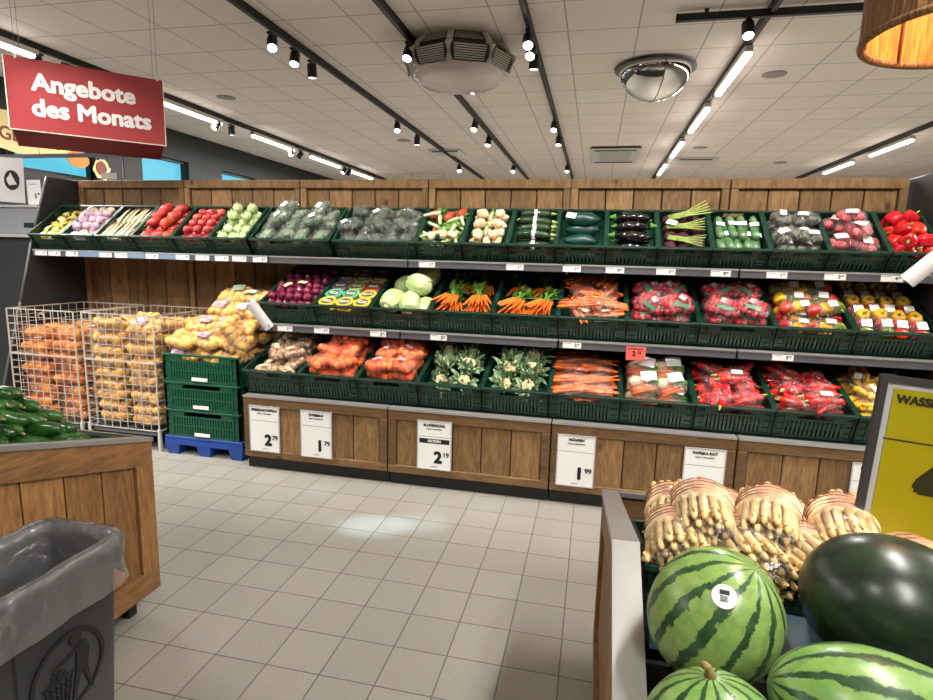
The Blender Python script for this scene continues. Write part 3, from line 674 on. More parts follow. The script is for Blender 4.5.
# ------------------------------------------------------------------ produce prototypes
def V(f, n=3):
    out = []
    for i in range(n): random.seed(100+i*17+len(MC)); out.append(f(i))
    MC[len(MC)] = 1; return out
def mm(mb, mt, nm='skin'): return setm(mb.mesh(nm), mt)
def P_round(r, mt, sq=0.88, ns=0.004, neck=0.0, nm='bulb', seg=14):
    def f(i):
        mb = MB(); prof = []
        N = 9
        for k in range(N+1):
            a = PI*k/N; rr = r*math.sin(a); z = -r*sq*math.cos(a)
            if neck and k == N: z += neck
            if neck and k == N-1: rr *= 0.35; z += neck*0.45
            prof.append((max(rr, 0) if 0 < k < N else 0, z))
        mb.lathe(prof, seg, ns=ns, nsc=14/r*0.05*1.4, seed=i); return [(nm, mm(mb, mt, nm))]
    return V(f)
def P_long(r, L, mt, ns=0.004, bend=0.0, taper=0.5, nm='root', tip=None, seg=12, shape=None):
    """lies along +x, centre at the origin"""
    def f(i):
        mb = MB(); N = 10; prof = []
        for k in range(N+1):
            t = k/N
            if shape: rr = r*shape(t)
            else: rr = r*(1-(1-taper)*t)*min(1, math.sqrt(max(0, 1-(1-t/0.12)**2)) if t < 0.12 else 1)*(math.sqrt(max(0, 1-((t-0.85)/0.15)**2)) if t > 0.85 else 1)
            prof.append((0 if k in (0, N) else max(rr, 0.0008), (t-0.5)*L))
        mb.lathe(prof, seg, RY(PI/2), bend=bend*(0.6+0.4*i), ns=ns, nsc=18, seed=i)
        ps = [(nm, mm(mb, mt, nm))]
        if tip:
            q = MB(); x = L/2*tip[2]
            q.lathe([(0, -0.012), (tip[1], -0.008), (tip[1]*0.8, 0.004), (tip[1]*0.45, 0.014), (tip[1]*0.4, 0.026), (0, 0.027)], 8, T(x+(-bend if 0 else 0), 0, 0) @ RY(PI/2 if tip[2] > 0 else -PI/2))
            ps.append(('stem_cap', mm(q, tip[0], 'stem_cap')))
        return ps
    return V(f)
def pepper_mesh(r, h, seed, mt):
    mb = MB(); N = 10
    prof = [(0, h*0.40), (r*0.25, h*0.40), (r*0.5, h*0.47), (r*0.85, h*0.44), (r, h*0.25), (r*0.97, 0), (r*0.85, -h*0.25), (r*0.6, -h*0.44), (r*0.3, -h*0.48), (0, -h*0.44)][::-1]
    mb.lathe(prof, 20, lobes=3+seed % 2, amp=0.10, ns=0.004, nsc=14, seed=seed); return mm(mb, mt, 'pepper_flesh')
def stem_mesh():
    mb = MB(); mb.tube([(0, 0, 0), (0.002, 0, 0.014), (0.007, 0, 0.026)], 0.005, 7, radii=[0.010, 0.0045, 0.006]); return mm(mb, 'stem', 'stem')
def P_pepper(r, h, mt):
    return V(lambda i: [('pepper', pepper_mesh(r, h, i, mt)), ('stem', stem_mesh(), T(0, 0, h*0.38))])
def film_mesh(a, b, c, seed=0, mt='film', ns=0.012, nsc=26, p=0.75, nm='film'):
    """lumpy bag lying flat, x half-length a, y half-width b, z half-height c"""
    mb = MB(); vs = []; fs = []; nu, nv = 22, 12
    def sp(v, e): return math.copysign(abs(v)**e, v)
    for j in range(nv+1):
        ph = -PI/2+PI*j/nv
        for i in range(nu):
            th = 2*PI*i/nu
            q = Vector((a*sp(math.cos(ph), p)*sp(math.cos(th), p), b*sp(math.cos(ph), p)*sp(math.sin(th), p), c*sp(math.sin(ph), 0.9)))
            k = abs(q.x)/a; q.z *= (1-0.55*k**4)
            q += noise.noise_vector(q*nsc+Vector((seed*7.3, 0, 0)))*ns; vs.append(q)
    for j in range(nv):
        for i in range(nu):
            i2 = (i+1) % nu; fs.append((j*nu+i, j*nu+i2, (j+1)*nu+i2, (j+1)*nu+i))
    fs += [tuple(range(nu))[::-1], tuple(range(nv*nu, (nv+1)*nu))]
    mb.add(vs, fs, None, True); return mm(mb, mt, nm)
def label_mesh(w, h, mt='white', nm='paper_label'):
    mb = MB(); n = 5; vs = []; fs = []
    for i in range(n+1):
        x = -w/2+w*i/n; z = -(x/w)**2*0.16*w
        vs += [(x, -h/2, z), (x, h/2, z)]
    m = len(vs); vs += [(x, y, z-0.0006) for x, y, z in vs[:m]]
    for i in range(n): a = 2*i; fs += [(a, a+2, a+3, a+1), (m+a, m+a+1, m+a+3, m+a+2)]
    mb.add(vs, fs, None, True); return mm(mb, mt, nm)
def P_bag(item_fn, n, a, b, c, isz, fmt='film', lab=None, nm='vegetable', lp=None, ns=0.012, rot='free', extra=None, nvar=3):
    """n contents inside a film; lab = (w, h, material)"""
    def f(i):
        parts = [('film', film_mesh(a, b, c, i, fmt, ns))]
        its = item_fn; k = 0
        nx = max(1, int(round(math.sqrt(n*a/b)))); ny = max(1, math.ceil(n/nx))
        for gy in range(ny):
            for gx in range(nx):
                if k >= n: break
                x = (gx+0.5)/nx*2*a-a; y = (gy+0.5)/ny*2*b-b
                x *= 0.80; y *= 0.80
                z = max(0, (c-isz))*random.uniform(-0.2, 0.9)
                if rot == 'free': rm = rrot()
                elif rot == 'x': rm = RZ(random.uniform(-0.15, 0.15)+(PI if random.random() < .3 else 0)) @ RX(random.uniform(0, 6)); 
                elif rot == 'top': rm = RX(-PI/2+random.uniform(-.5, .5)) @ RZ(random.uniform(0, 6))
                else: rm = RZ(random.uniform(-3, 3))
                if rot == 'x' and nx == 1: x = random.uniform(-0.05, 0.05)*a
                it = random.choice(its)
                for pt in it:
                    pm = T(x+random.uniform(-.004, .004), y+random.uniform(-.004, .004), z) @ rm
                    parts.append((nm if pt is it[0] else pt[0], pt[1], pm @ pt[2] if len(pt) > 2 else pm))
                k += 1
        if lab:
            px, py = lp if lp else (random.uniform(-.25, .25)*a, random.uniform(-.3, .3)*b)
            parts.append(('paper_label', label_mesh(lab[0], lab[1], lab[2]), T(px, py, c+0.006) @ RZ(random.uniform(-.4, .4)) @ RX(random.uniform(-.12, .12))))
        if extra: parts += extra(i)
        return parts
    return V(f, nvar)
def greens_mesh(L, n, spread, wd=0.006, mt='leaf', nm='leafy_tops', dirx=1):
    mb = MB()
    for i in range(n):
        a = random.uniform(-spread, spread); b = random.uniform(-0.15, 0.5)
        l = L*random.uniform(0.6, 1.0); d = Vector((dirx*math.cos(a)*math.cos(b), math.sin(a)*math.cos(b), math.sin(b)))
        st = Vector((0, random.uniform(-.012, .012), random.uniform(0, .008)))
        mb.tube([st, st+d*l*0.5, st+d*l*0.95+Vector((0, 0, -0.012))], 0.0016, 4, cap=False, radii=[0.003, 0.002, 0.001])
        for q in range(7):
            t = 0.35+0.65*q/7; s = random.choice((-1, 1)); dd = (d+Vector((-d.y, d.x, 0))*s*0.9+Vector((0, 0, random.uniform(-.2, .5))))
            leafmesh(mb, st+d*l*t, dd, 0.028*random.uniform(.6, 1.1), wd, 0.3, 3)
    return mm(mb, mt, nm)
carrot1 = P_long(0.0135, 0.16, 'carrot', 0.001, 0.004, 0.28, 'carrot', seg=10)
def carrot_bunch(i):
    ps = []
    n = 10
    for k in range(n):
        a = (k-(n-1)/2)*0.085+random.uniform(-.03, .03)
        base = Vector((0, 0, 0))
        # crown at the origin, tips fanning towards -y
        m = T(math.sin(a)*0.085+a*0.10, -math.cos(a)*0.085, 0.002+0.011*(k % 2)+random.uniform(0, .006)) @ RZ(-PI/2+a) 
        ps.append(('carrot', random.choice(carrot1)[0][1], m))
    ps.insert(0, ('leafy_tops', greens_mesh(0.15, 26, 0.55, 0.005), T(0, -0.01, 0.01) @ RZ(PI/2)))
    return ps
PR = {}
def build_protos():
    PR['turnip'] = P_round(0.033, 'violet', 0.9, 0.004, 0.008, 'turnip') + P_round(0.031, 'violet', 0.9, 0.003, 0.006, 'turnip')
    PR['garlicw'] = P_round(0.03, 'ivory', 0.8, 0.004, 0.012, 'bulb')
    PR['root'] = P_long(0.013, 0.19, 'ivory', 0.003, 0.006, 0.35, 'root')
    PR['sweet'] = P_long(0.036, 0.13, 'sweet', 0.009, 0.008, 0.8, 'tuber', shape=lambda t: math.sin(PI*min(max(t, 0.001), .999))**0.6)
    PR['shallot'] = P_long(0.026, 0.075, 'shallot', 0.004, 0.0, 0.8, 'bulb', shape=lambda t: math.sin(PI*min(max(t, 0.001), .999))**0.7*(1 if t < .7 else 1-(t-.7)*1.6))
    PR['kohl'] = [[a[0], ('leaf_stem', _kst(j), None)] for j, a in enumerate(P_round(0.038, 'palegreen', 0.92, 0.003, 0.0, 'bulb'))]
    PR['apple'] = P_round(0.03, 'garlic', 0.9, 0.002)
    b1 = P_round(0.045, 'broc', 0.8, 0.012, 0, 'head', 18)
    PR['broc'] = V(lambda i: [('film', film_mesh(0.062, 0.052, 0.046, i, 'film', 0.012, 30)), ('head', b1[i][0][1], S(1.05, .95, .85))])
    PR['brocl'] = V(lambda i: PR['broc'][i]+[('paper_label', label_mesh(0.045, 0.022), T(0, 0.0, 0.05) @ RZ(0.9) @ RX(0.2))])
    l1 = P_long(0.045, 0.17, 'lett', 0.016, 0, .8, 'head', shape=lambda t: math.sin(PI*min(max(t, .001), .999))**0.5)
    PR['lett'] = V(lambda i: [('film', film_mesh(0.10, 0.054, 0.05, i, 'film', 0.014, 26)), ('head', l1[i][0][1], S(1.0, .95, .85))])
    PR['lettl'] = V(lambda i: PR['lett'][i]+[('paper_label', label_mesh(0.05, 0.04), T(0.01, 0, 0.052))])
    PR['carrot'] = carrot1
    cl = []
    for j in range(3):
        mb = MB(); mb.ball((0, 0, 0), (0.045, 0.034, 0.03), 7, 5, ns=0.012, nsc=22, seed=j); mb.sm = [False]*len(mb.f); cl.append([('celeriac_wedge', mm(mb, 'celer'))])
    PR['celwedge'] = cl
    lk = []
    for j in range(3):
        mb = MB(); mb.tube([(-0.06, 0, 0), (0, 0.002*j, 0.002), (0.06, 0, 0)], 0.013, 10, radii=[0.011, 0.012, 0.016]); 
        gb = MB()
        for q in range(6): leafmesh(gb, (0.04, 0, 0), (1, random.uniform(-.5, .5), random.uniform(-.1, .6)), 0.07, 0.012, 0.3)
        lk.append([('leek_shaft', mm(mb, 'palegreen')), ('leek_leaves', mm(gb, 'leaf'))])
    PR['leek'] = lk
    z = P_long(0.028, 0.22, 'zuc', 0.002, 0.01, 0.92, 'fruit', tip=('stem', 0.014, 1.02))
    PR['zuc'] = z
    PR['zucl'] = [[(q[0], q[1]) + ((q[2],) if len(q) > 2 else ()) for q in p]+[('paper_band', _band(0.0288, 0.022), T(0.0, 0, 0))] for p in z]
    PR['wrapdg'] = P_long(0.045, 0.23, 'netdg', 0.008, 0, .8, 'wrapped_body', shape=lambda t: math.sin(PI*min(max(t, .001), .999))**0.55, seg=18)
    PR['aub'] = P_long(0.036, 0.23, 'aub', 0.002, 0.012, .8, 'fruit', tip=('leaf', 0.022, 0.97), seg=16, shape=lambda t: (0.98-0.35*t)*min(1, math.sin(PI*min(max(t, .001), .999))**0.45*1.05))
    st = []
    for j in range(3):
        mb = MB()
        for q in range(5):
            y = (q-2)*0.011; mb.tube([(-0.12, y*1.0, 0), (0, y, 0.006), (0.13, y*2.6, 0.02+0.004*q)], 0.006, 6, radii=[0.007, 0.006, 0.004])
        st.append([('stems', mm(mb, 'stem'))])
    PR['stems'] = st
    PR['beetd'] = P_round(0.04, 'beet', 0.9, 0.004, 0.012, 'bulb')
    c = P_long(0.026, 0.24, 'cuc', 0.003, 0.006, 0.9, 'fruit')
    PR['cucw'] = [p+[('paper_label', label_mesh(0.05, 0.036), T(0, 0, 0.0285) @ RZ(PI/2))] for p in c]
    dk = P_round(0.028, 'shroom', 0.85, 0.004, 0, 'fruit')
    PR['shroombag'] = P_bag(dk, 4, 0.075, 0.055, 0.036, 0.028, 'film', (0.055, 0.036, 'white'), 'fruit')
    bb = P_round(0.03, 'beetbag', 0.9, 0.004, 0, 'beet')
    PR['beetbag'] = P_bag(bb, 4, 0.085, 0.062, 0.04, 0.03, 'film', (0.062, 0.048, 'white'), 'beet')
    PR['redpep'] = P_pepper(0.04, 0.085, 'redpep')
    PR['ronion'] = P_round(0.029, 'ronion', 0.9, 0.002, 0.012, 'bulb') 
    PR['cabb'] = [_cabbage(j) for j in range(3)]
    PR['bunch'] = V(carrot_bunch, 3)
    PR['carrotbag'] = P_bag(carrot1, 9, 0.10, 0.062, 0.028, 0.014, 'film', None, 'carrot', rot='x')
    PR['rootbag'] = P_bag(carrot1, 7, 0.10, 0.06, 0.034, 0.014, 'film', (0.05, 0.045, 'celer'), 'carrot', rot='x')
    rd = P_round(0.020, 'radish', 0.95, 0.001, 0.006, 'radish', 10)
    PR['radbag'] = P_bag(rd, 20, 0.10, 0.07, 0.040, 0.019, 'film', None, 'radish', extra=lambda i: [('printed_band', label_mesh(0.09, 0.022, 'lbl_green'), T(0.012, -0.030, 0.040) @ RZ(.2-.3*i) @ RX(.35)), ('paper_label', label_mesh(0.04, 0.035, 'bagprint'), T(-.03+.03*i, .02, .044) @ RZ(.4+i))])
    ps = {c: V(lambda i: [('pepper', pepper_mesh(0.034, 0.07, i, c)), ('stem', stem_mesh(), T(0, 0, 0.026))], 2) for c in ('yelpep', 'redpep', 'grnpep')}
    def tri(i):
        out = [('film', film_mesh(0.11, 0.044, 0.042, i, 'film', 0.006, 26))]
        for j, c in enumerate([('yelpep', 'grnpep', 'redpep'), ('redpep', 'yelpep', 'grnpep'), ('grnpep', 'yelpep', 'yelpep')][i]):
            m = T((j-1)*0.066, 0, -0.002) @ RX(PI/2+random.uniform(-.5, .2)) @ RZ(random.uniform(0, 6))
            for pt in ps[c][j % 2]: out.append((pt[0] if pt[0] == 'stem' else 'pepper', pt[1], m @ pt[2] if len(pt) > 2 else m))
        out.append(('paper_label', label_mesh(0.05, 0.036), T(0.02, -0.008, 0.047) @ RX(0.2)))
        return out
    PR['tri'] = V(tri, 3)
    def yel(i):
        out = [('film', film_mesh(0.045, 0.10, 0.042, i, 'film', 0.006, 26))]
        for j, c in enumerate([('grnpep', 'redpep', 'yelpep'), ('redpep', 'redpep', 'yelpep'), ('grnpep', 'yelpep', 'yelpep')][i]):
            m = T(0, (j-1)*0.062, 0) @ RX(random.uniform(-.4, .3)) @ RZ(random.uniform(0, 6))
            for pt in ps[c][j % 2]: out.append((pt[0] if pt[0] == 'stem' else 'pepper', pt[1], m @ pt[2] if len(pt) > 2 else m))
        out.append(('paper_label', label_mesh(0.05, 0.045), T(0, -0.02, 0.047) @ RX(0.15)))
        return out
    PR['yel'] = V(yel, 3)
    g = P_round(0.024, 'garlic', 0.85, 0.003, 0.012, 'bulb')
    PR['garlicbag'] = P_bag(g, 8, 0.085, 0.055, 0.036, 0.024, 'film', None, 'bulb', extra=lambda i: [('paper_label', label_mesh(0.06, 0.03, 'celer'), T(.02, 0, .042))])
    oo = P_round(0.028, 'oonion', 0.95, 0.001, 0.004, 'onion')
    PR['onionnet'] = P_bag(oo, 12, 0.10, 0.074, 0.050, 0.022, 'netr', None, 'onion', ns=0.005)
    PR['onionnetl'] = P_bag(oo, 12, 0.10, 0.074, 0.050, 0.022, 'netr', (0.06, 0.03, 'bagprint'), 'onion', ns=0.005)
    PR['cauli'] = [_cauli(j) for j in range(3)]
    def soup(i):
        out = [('film', film_mesh(0.09, 0.07, 0.04, i, 'film', 0.010, 26))]
        for q in range(4): out.append(('carrot', random.choice(carrot1)[0][1], T(0.0, -0.045+0.018*q, 0.0) @ RZ(random.uniform(-.3, .3))))
        out += [('celeriac_wedge', cl[i][0][1], T(-0.04, 0.02, 0.002)), ('leek_leaves', lk[i][1][1], T(-0.02, 0.0, 0.01)), ('paper_label', label_mesh(0.085, 0.06), T(0.025, 0.028, 0.046))]
        return out
    PR['soup'] = V(soup, 3)
    rp = P_long(0.024, 0.13, 'redpep', 0.002, 0.016, .4, 'pepper', seg=12, tip=('stem', 0.010, -0.98))
    PR['ppbag'] = P_bag(rp, 4, 0.085, 0.062, 0.034, 0.024, 'film', None, 'pepper', rot='x')
    PR['ppbagl'] = P_bag(rp, 4, 0.085, 0.062, 0.034, 0.024, 'film', (0.058, 0.035, 'white'), 'pepper', rot='x')
    yp = P_long(0.024, 0.12, 'yelpep', 0.002, 0.016, .45, 'pepper', seg=12, tip=('stem', 0.010, -0.98))
    PR['ypbag'] = P_bag(yp, 4, 0.085, 0.062, 0.034, 0.024, 'film', (0.06, 0.032, 'white'), 'pepper', rot='x')
    po = V(lambda i: P_long(0.029, 0.072, 'potato', 0.004, 0, .8, 'potato', shape=lambda t: math.sin(PI*min(max(t, .001), .999))**0.55)[i], 3)
    PR['potbag'] = P_bag(po, 12, 0.115, 0.08, 0.05, 0.026, 'film', None, 'potato', extra=lambda i: [('printed_panel', label_mesh(0.09, 0.075, 'bagprint'), T(-0.035, -0.0, 0.056) @ RX(.1))], ns=0.010)
    PR['potbagp'] = P_bag(po, 15, 0.115, 0.08, 0.05, 0.026, 'film', None, 'potato', ns=0.010)
    PR['potbagg'] = P_bag(po, 12, 0.115, 0.08, 0.05, 0.026, 'film', None, 'potato', extra=lambda i: [('printed_panel', label_mesh(0.08, 0.06, 'gbagprint'), T(0.02, 0.03, 0.056))], ns=0.010)
    go = P_round(0.031, 'gonion', 0.95, 0.001, 0.004, 'onion', 12)
    PR['gonet'] = P_bag(go, 9, 0.125, 0.085, 0.05, 0.03, 'net', (0.06, 0.03, 'white'), 'onion', ns=0.008)
    PR['aspbag'] = V(_asp, 3)
    PR['gcuc'] = V(lambda i: [('fruit', mm(MB().lathe([(0, -0.105), (0.012, -0.102), (0.021, -0.088), (0.025, -0.05), (0.0262, 0), (0.024, 0.05), (0.019, 0.085), (0.010, 0.102), (0, 0.106)], 14, RY(PI/2), lobes=8, amp=0.02, bend=0.008*(i-1), ns=0.003, nsc=22, seed=i), 'gcuc')),
                             ('stem_end', mm(MB().tube([(0.104, 0, 0), (0.116, 0, 0.003)], 0.004, 6), 'stalk'))])
def _kst(j):
    mb = MB()
    for q in range(4):
        a = 1.57*q+j; mb.tube([(0.015*math.cos(a), 0.015*math.sin(a), 0.032), (0.022*math.cos(a), 0.022*math.sin(a), 0.044)], 0.004, 5)
    return mm(mb, 'palegreen', 'leaf_stem')
def _band(r, w):
    mb = MB(); mb.lathe([(r+0.0012, -w/2), (r+0.0022, -w/2), (r+0.0022, w/2), (r+0.0012, w/2)], 18, RY(PI/2)); return mm(mb, 'white', 'paper_band')
def _cabbage(j):
    mb = MB(); mb.ball((0, 0, 0), (0.095, 0.075, 0.07), 20, 14, ns=0.008, nsc=12, seed=j)
    lf = MB()
    for q in range(5):
        a = q*1.3+j
        vs = []; fs = []
        n1, n2 = 6, 6
        for u in range(n1+1):
            for v in range(n2+1):
                th = a+(v/n2-0.5)*1.7; ph = -0.9+u/n1*1.9
                k = 1.045+0.035*(abs(v/n2-.5)*2)**3+0.02*math.sin(9*v/n2+u)
                vs.append((0.095*k*math.sin(ph), 0.075*k*math.cos(ph)*math.sin(th), 0.07*k*math.cos(ph)*math.cos(th)))
        for u in range(n1):
            for v in range(n2): b = u*(n2+1)+v; fs.append((b, b+1, b+n2+2, b+n2+1))
        lf.add(vs, fs, None, True)
    return [('head', mm(mb, 'cabb')), ('outer_leaves', mm(lf, 'cabb')), ('cut_stalk', mm(MB().lathe([(0, -0.006), (0.02, -0.006), (0.018, 0.004), (0, 0.005)], 10, T(0.094, 0, 0) @ RY(PI/2)), 'celer'))]
def _cauli(j):
    mb = MB()
    for q in range(20):
        a = q*2.4; rr = 0.034*math.sqrt(q/20); mb.ball((rr*math.cos(a), rr*math.sin(a), 0.035-rr*rr*8), 0.014, 8, 6, ns=0.003, nsc=60, seed=q)
    lf = MB()
    for q in range(26):
        a = q*0.571+j; d = Vector((math.cos(a), math.sin(a), random.uniform(.4, 3.2)))
        leafmesh(lf, Vector((math.cos(a)*0.034, math.sin(a)*0.034, -0.02)), d, random.uniform(.055, .105), random.uniform(.016, .028), random.uniform(-.7, .8), 6, 0.009)
    st = MB()
    for q in range(11):
        a = q*0.571+j; st.tube([(math.cos(a)*0.028, math.sin(a)*0.028, -0.03), (math.cos(a)*0.065, math.sin(a)*0.065, 0.03)], 0.006, 5, radii=[0.010, 0.004])
    return [('curd', mm(mb, 'cauli')), ('leaves', mm(lf, 'cleaf')), ('leaf_ribs', mm(st, 'palegreen'))]
def _asp(i):
    """bundle of white asparagus in a clear bag, tips towards -y, bound ends at +y"""
    out = [('film', setm(film_mesh(0.060, 0.138, 0.053, i, 'film', 0.012, 24), 'film'))]
    sm = MB(); sm.tube([(0, 0.115, 0), (0, 0.03, 0), (0, -0.06, 0), (0, -0.10, 0), (0, -0.118, 0)], 0.0072, 8, radii=[0.0072, 0.0074, 0.0074, 0.0068, 0.0038])
    for q in range(4): leafmesh(sm, (0.006*math.cos(q*1.6), -0.085, 0.006*math.sin(q*1.6)), (0.1*math.cos(q*1.6), -1, 0.1*math.sin(q*1.6)), 0.022, 0.005, 0.1, 3)
    st = mm(sm, 'aspar', 'stalk')
    k = 0
    for r_, n in ((0.0, 1), (0.0155, 6), (0.030, 12), (0.0435, 17)):
        for q in range(n):
            a = 2*PI*q/n+i; out.append(('stalk', st, T(r_*math.cos(a)*1.15, random.uniform(-.014, .014), r_*math.sin(a)*0.95) @ RZ(random.uniform(-.05, .05)) @ RX(random.uniform(-.04, .04)) @ RY(random.uniform(0, 6))))
    w = MB(); w.lathe([(0.044, 0.0), (0.0535, 0.004), (0.054, 0.05), (0.052, 0.085), (0.042, 0.102), (0.0, 0.105)], 20, T(0, 0.005, 0) @ RX(-PI/2) @ S(1.12, .95, 1), ns=0.004, nsc=30, seed=i)
    out.append(('paper_wrap', mm(w, 'aspwrap')))
    rb = MB()
    for y in (0.025, 0.045, 0.07, 0.09): rb.lathe([(0.0535, -0.0012), (0.0552, 0), (0.0535, 0.0012)], 20, T(0, y, 0) @ RX(-PI/2) @ S(1.12, .95, 1))
    out.append(('rubber_bands', mm(rb, 'brownp')))
    return out
build_protos()

def fill(mx, w, d, protos, nu, nv, z, name, label, cat, group, rot=rrot, jit=0.006, v0=0.06, v1=0.94, margin=0.03, stag=False, heap=0.0, drop=0.0, scale=1.0):
    """places produce on a grid in the crate's own (tilted) frame, each piece an object of its own"""
    group = label
    for j in range(nv):
        for i in range(nu):
            if random.random() < drop: continue
            off = 0.5 if not stag else (0.25+0.5*(j % 2))
            u = -w/2+margin+(w-2*margin)*(i+off)/nu
            v = d*(v0+(v1-v0)*(j+0.5)/nv)
            zz = z+random.uniform(-jit*.5, jit)+heap*(1-(2*u/w)**2)
            m = mx @ T(u+random.uniform(-jit, jit), v+random.uniform(-jit, jit), zz) @ rot() @ S(scale*random.uniform(.95, 1.05))
            spawn(random.choice(protos), name, label, cat, m, group)
# ------------------------------------------------------------------ the produce wall: crates and what lies in them
random.seed(21)
up = lambda: RZ(random.uniform(0, 6.28)) @ RX(random.uniform(-.35, .35)) @ RY(random.uniform(-.35, .35))
side = lambda: RZ(random.uniform(-.12, .12)) @ RX(random.uniform(0, 6.28))
sideflip = lambda: RZ(random.uniform(-.1, .1)+(PI if random.random() < .4 else 0)) @ RX(random.uniform(-.3, .3))
along = lambda: RZ(PI/2+random.uniform(-.1, .1)) @ RX(random.uniform(-.2, .2))
alongdn = lambda: RZ(-PI/2+random.uniform(-.15, .15)) @ RX(random.uniform(-.2, .2))
diag = lambda: RZ(1.0+random.uniform(-.25, .25)) @ RX(random.uniform(0, 6))
flat = lambda: RZ(random.uniform(-.35, .35)) @ RX(random.uniform(-.25, .15))
flatany = lambda: RZ(random.uniform(0, 6.28)) @ RX(random.uniform(-.2, .2)) @ RY(random.uniform(-.2, .2))
# top row -------------------------------------------------------
TX = [-4.17, -3.873, -3.576, -3.262, -2.93, -2.628, -2.335, -1.70, -1.13, -0.827, -0.535, -0.242, 0.055, 0.352, 0.650, 0.955, 1.255, 1.550, 1.800]
def top_crate(i, what):
    x0, x1 = TX[i], TX[i+1]; w = min(x1-x0-0.006, 0.585)
    mx = T((x0+x1)/2, 3.60, 1.396) @ RX(A_T)
    crate(w, 0.385, 0.14, mx, 'dark green crate of ' + what + ' in the top row', 'crates in the top row', 0.055)
    return mx, w, 0.385
def F(i, what, protos, nu, nv, z, name, label, cat, rot, **kw):
    mx, w, d = top_crate(i, what) if isinstance(i, int) else i
    fill(mx, w, d, protos, nu, nv, z, name, label, cat, label.split(' in the')[0] + ' group', rot, **kw)
    return mx, w, d
pk = [[('film', film_mesh(0.05, 0.035, 0.02, j, 'yellowpack', 0.008, 30)), ('white_panel', label_mesh(0.04, 0.03), T(0, 0, 0.021))] for j in range(3)]
F(0, 'yellow-labelled packets', pk, 3, 5, 0.085, 'produce_packet', 'small packet with yellow and dark print in the leftmost top-row crate', 'packet', flatany)
c = F(1, 'violet and white turnips', PR['turnip'], 4, 5, 0.092, 'violet_turnip', 'pale violet round turnip in the second crate of the top row', 'turnip', up)
fill(*c, PR['garlicw'], 3, 1, 0.135, 'white_bulb', 'white bulb at the back of the violet turnip crate', 'bulb', 'white bulbs among the turnips', up, v0=.7, v1=.95)
fill(*c, PR['turnip'], 3, 3, 0.138, 'violet_turnip', 'pale violet round turnip in the second crate of the top row', 'turnip', 'pale violet round turnip group', up, v0=.2, v1=.8)
fill(*c, PR['garlicw'], 1, 4, 0.11, 'white_bulb', 'white bulb along the left side of the violet turnip crate', 'bulb', 'white bulbs at the left of the turnips', up, margin=0.13)
F(2, 'long pale roots', PR['root'], 7, 2, 0.09, 'white_root', 'long pale parsley root in the third crate of the top row', 'root', along, stag=True)
c = ((T((TX[2]+TX[3])/2, 3.60, 1.396) @ RX(A_T)), 0.3, 0.385)
fill(*c, PR['root'], 6, 2, 0.118, 'white_root', 'long pale parsley root in the third crate of the top row', 'root', 'long pale parsley root group', along, stag=True)
c = F(3, 'rust-red sweet potatoes', PR['sweet'], 3, 4, 0.095, 'sweet_potato', 'rust-red sweet potato in the fourth crate of the top row', 'sweet potato', diag)
fill(*c, PR['sweet'], 2, 3, 0.15, 'sweet_potato', 'rust-red sweet potato in the fourth crate of the top row', 'sweet potato', 'rust-red sweet potato group', diag, v0=.3)
c = F(4, 'coral shallots', PR['shallot'], 4, 6, 0.088, 'coral_shallot', 'coral-red shallot in the fifth crate of the top row', 'shallot', diag)
fill(*c, PR['shallot'], 3, 4, 0.128, 'coral_shallot', 'coral-red shallot in the fifth crate of the top row', 'shallot', 'coral-red shallot group', diag, v0=.2)
c = F(5, 'pale green kohlrabi', PR['kohl'], 3, 4, 0.102, 'kohlrabi', 'pale green kohlrabi in the sixth crate of the top row', 'kohlrabi', up)
fill(*c, PR['kohl'], 2, 2, 0.16, 'kohlrabi', 'pale green kohlrabi in the sixth crate of the top row', 'kohlrabi', 'pale green kohlrabi group', up, v0=.5)
c = F(6, 'film-wrapped long lettuces', PR['lett'], 4, 3, 0.105, 'wrapped_lettuce', 'film-wrapped grey-green lettuce in the wide crate third of the way along the top row', 'lettuce', lambda: RZ(random.uniform(.3, 1.5)))
fill(*c, PR['lettl'], 2, 2, 0.17, 'wrapped_lettuce', 'film-wrapped grey-green lettuce with a paper label on the lettuce pile', 'lettuce', 'labelled wrapped lettuces', lambda: RZ(random.uniform(.2, 1.3)) @ RY(-.2), v0=.3)
c = F(7, 'film-wrapped broccoli', PR['broc'], 5, 4, 0.10, 'wrapped_broccoli', 'dark film-wrapped broccoli head in the wide top-row crate', 'broccoli', flatany)
fill(*c, PR['broc'], 3, 2, 0.16, 'wrapped_broccoli', 'dark film-wrapped broccoli head in the wide top-row crate', 'broccoli', 'dark film-wrapped broccoli head group', flatany, v0=.2, v1=.9)
spawn(PR['brocl'][0], 'wrapped_broccoli', 'dark wrapped broccoli with a slanted white label near the crate centre', 'broccoli', c[0] @ T(-0.03, 0.24, 0.165))
spawn(PR['brocl'][1], 'wrapped_broccoli', 'dark wrapped broccoli with a white label at the left front', 'broccoli', c[0] @ T(-0.22, 0.12, 0.162))
c = F(8, 'mixed soup vegetables', PR['carrot'], 3, 2, 0.08, 'loose_carrot', 'orange carrot among the mixed soup vegetables in the top row', 'carrot', along)
fill(*c, PR['leek'], 4, 4, 0.09, 'leek_piece', 'leek piece among the mixed soup vegetables in the top row', 'leek', '', lambda: RZ(random.uniform(0, 3)), jit=.02)
fill(*c, PR['leek'], 4, 2, 0.125, 'leek_piece', 'leek piece among the mixed soup vegetables in the top row', 'leek', 'leek pieces in the soup vegetables', lambda: RZ(random.uniform(.2, 2.4)), jit=.03)
fill(*c, PR['sweet'], 3, 1, 0.135, 'orange_tuber', 'orange-red tuber at the back of the mixed soup vegetables', 'tuber', 'tubers in the soup vegetables', diag, jit=.02, v0=.6, v1=.95, scale=.8)
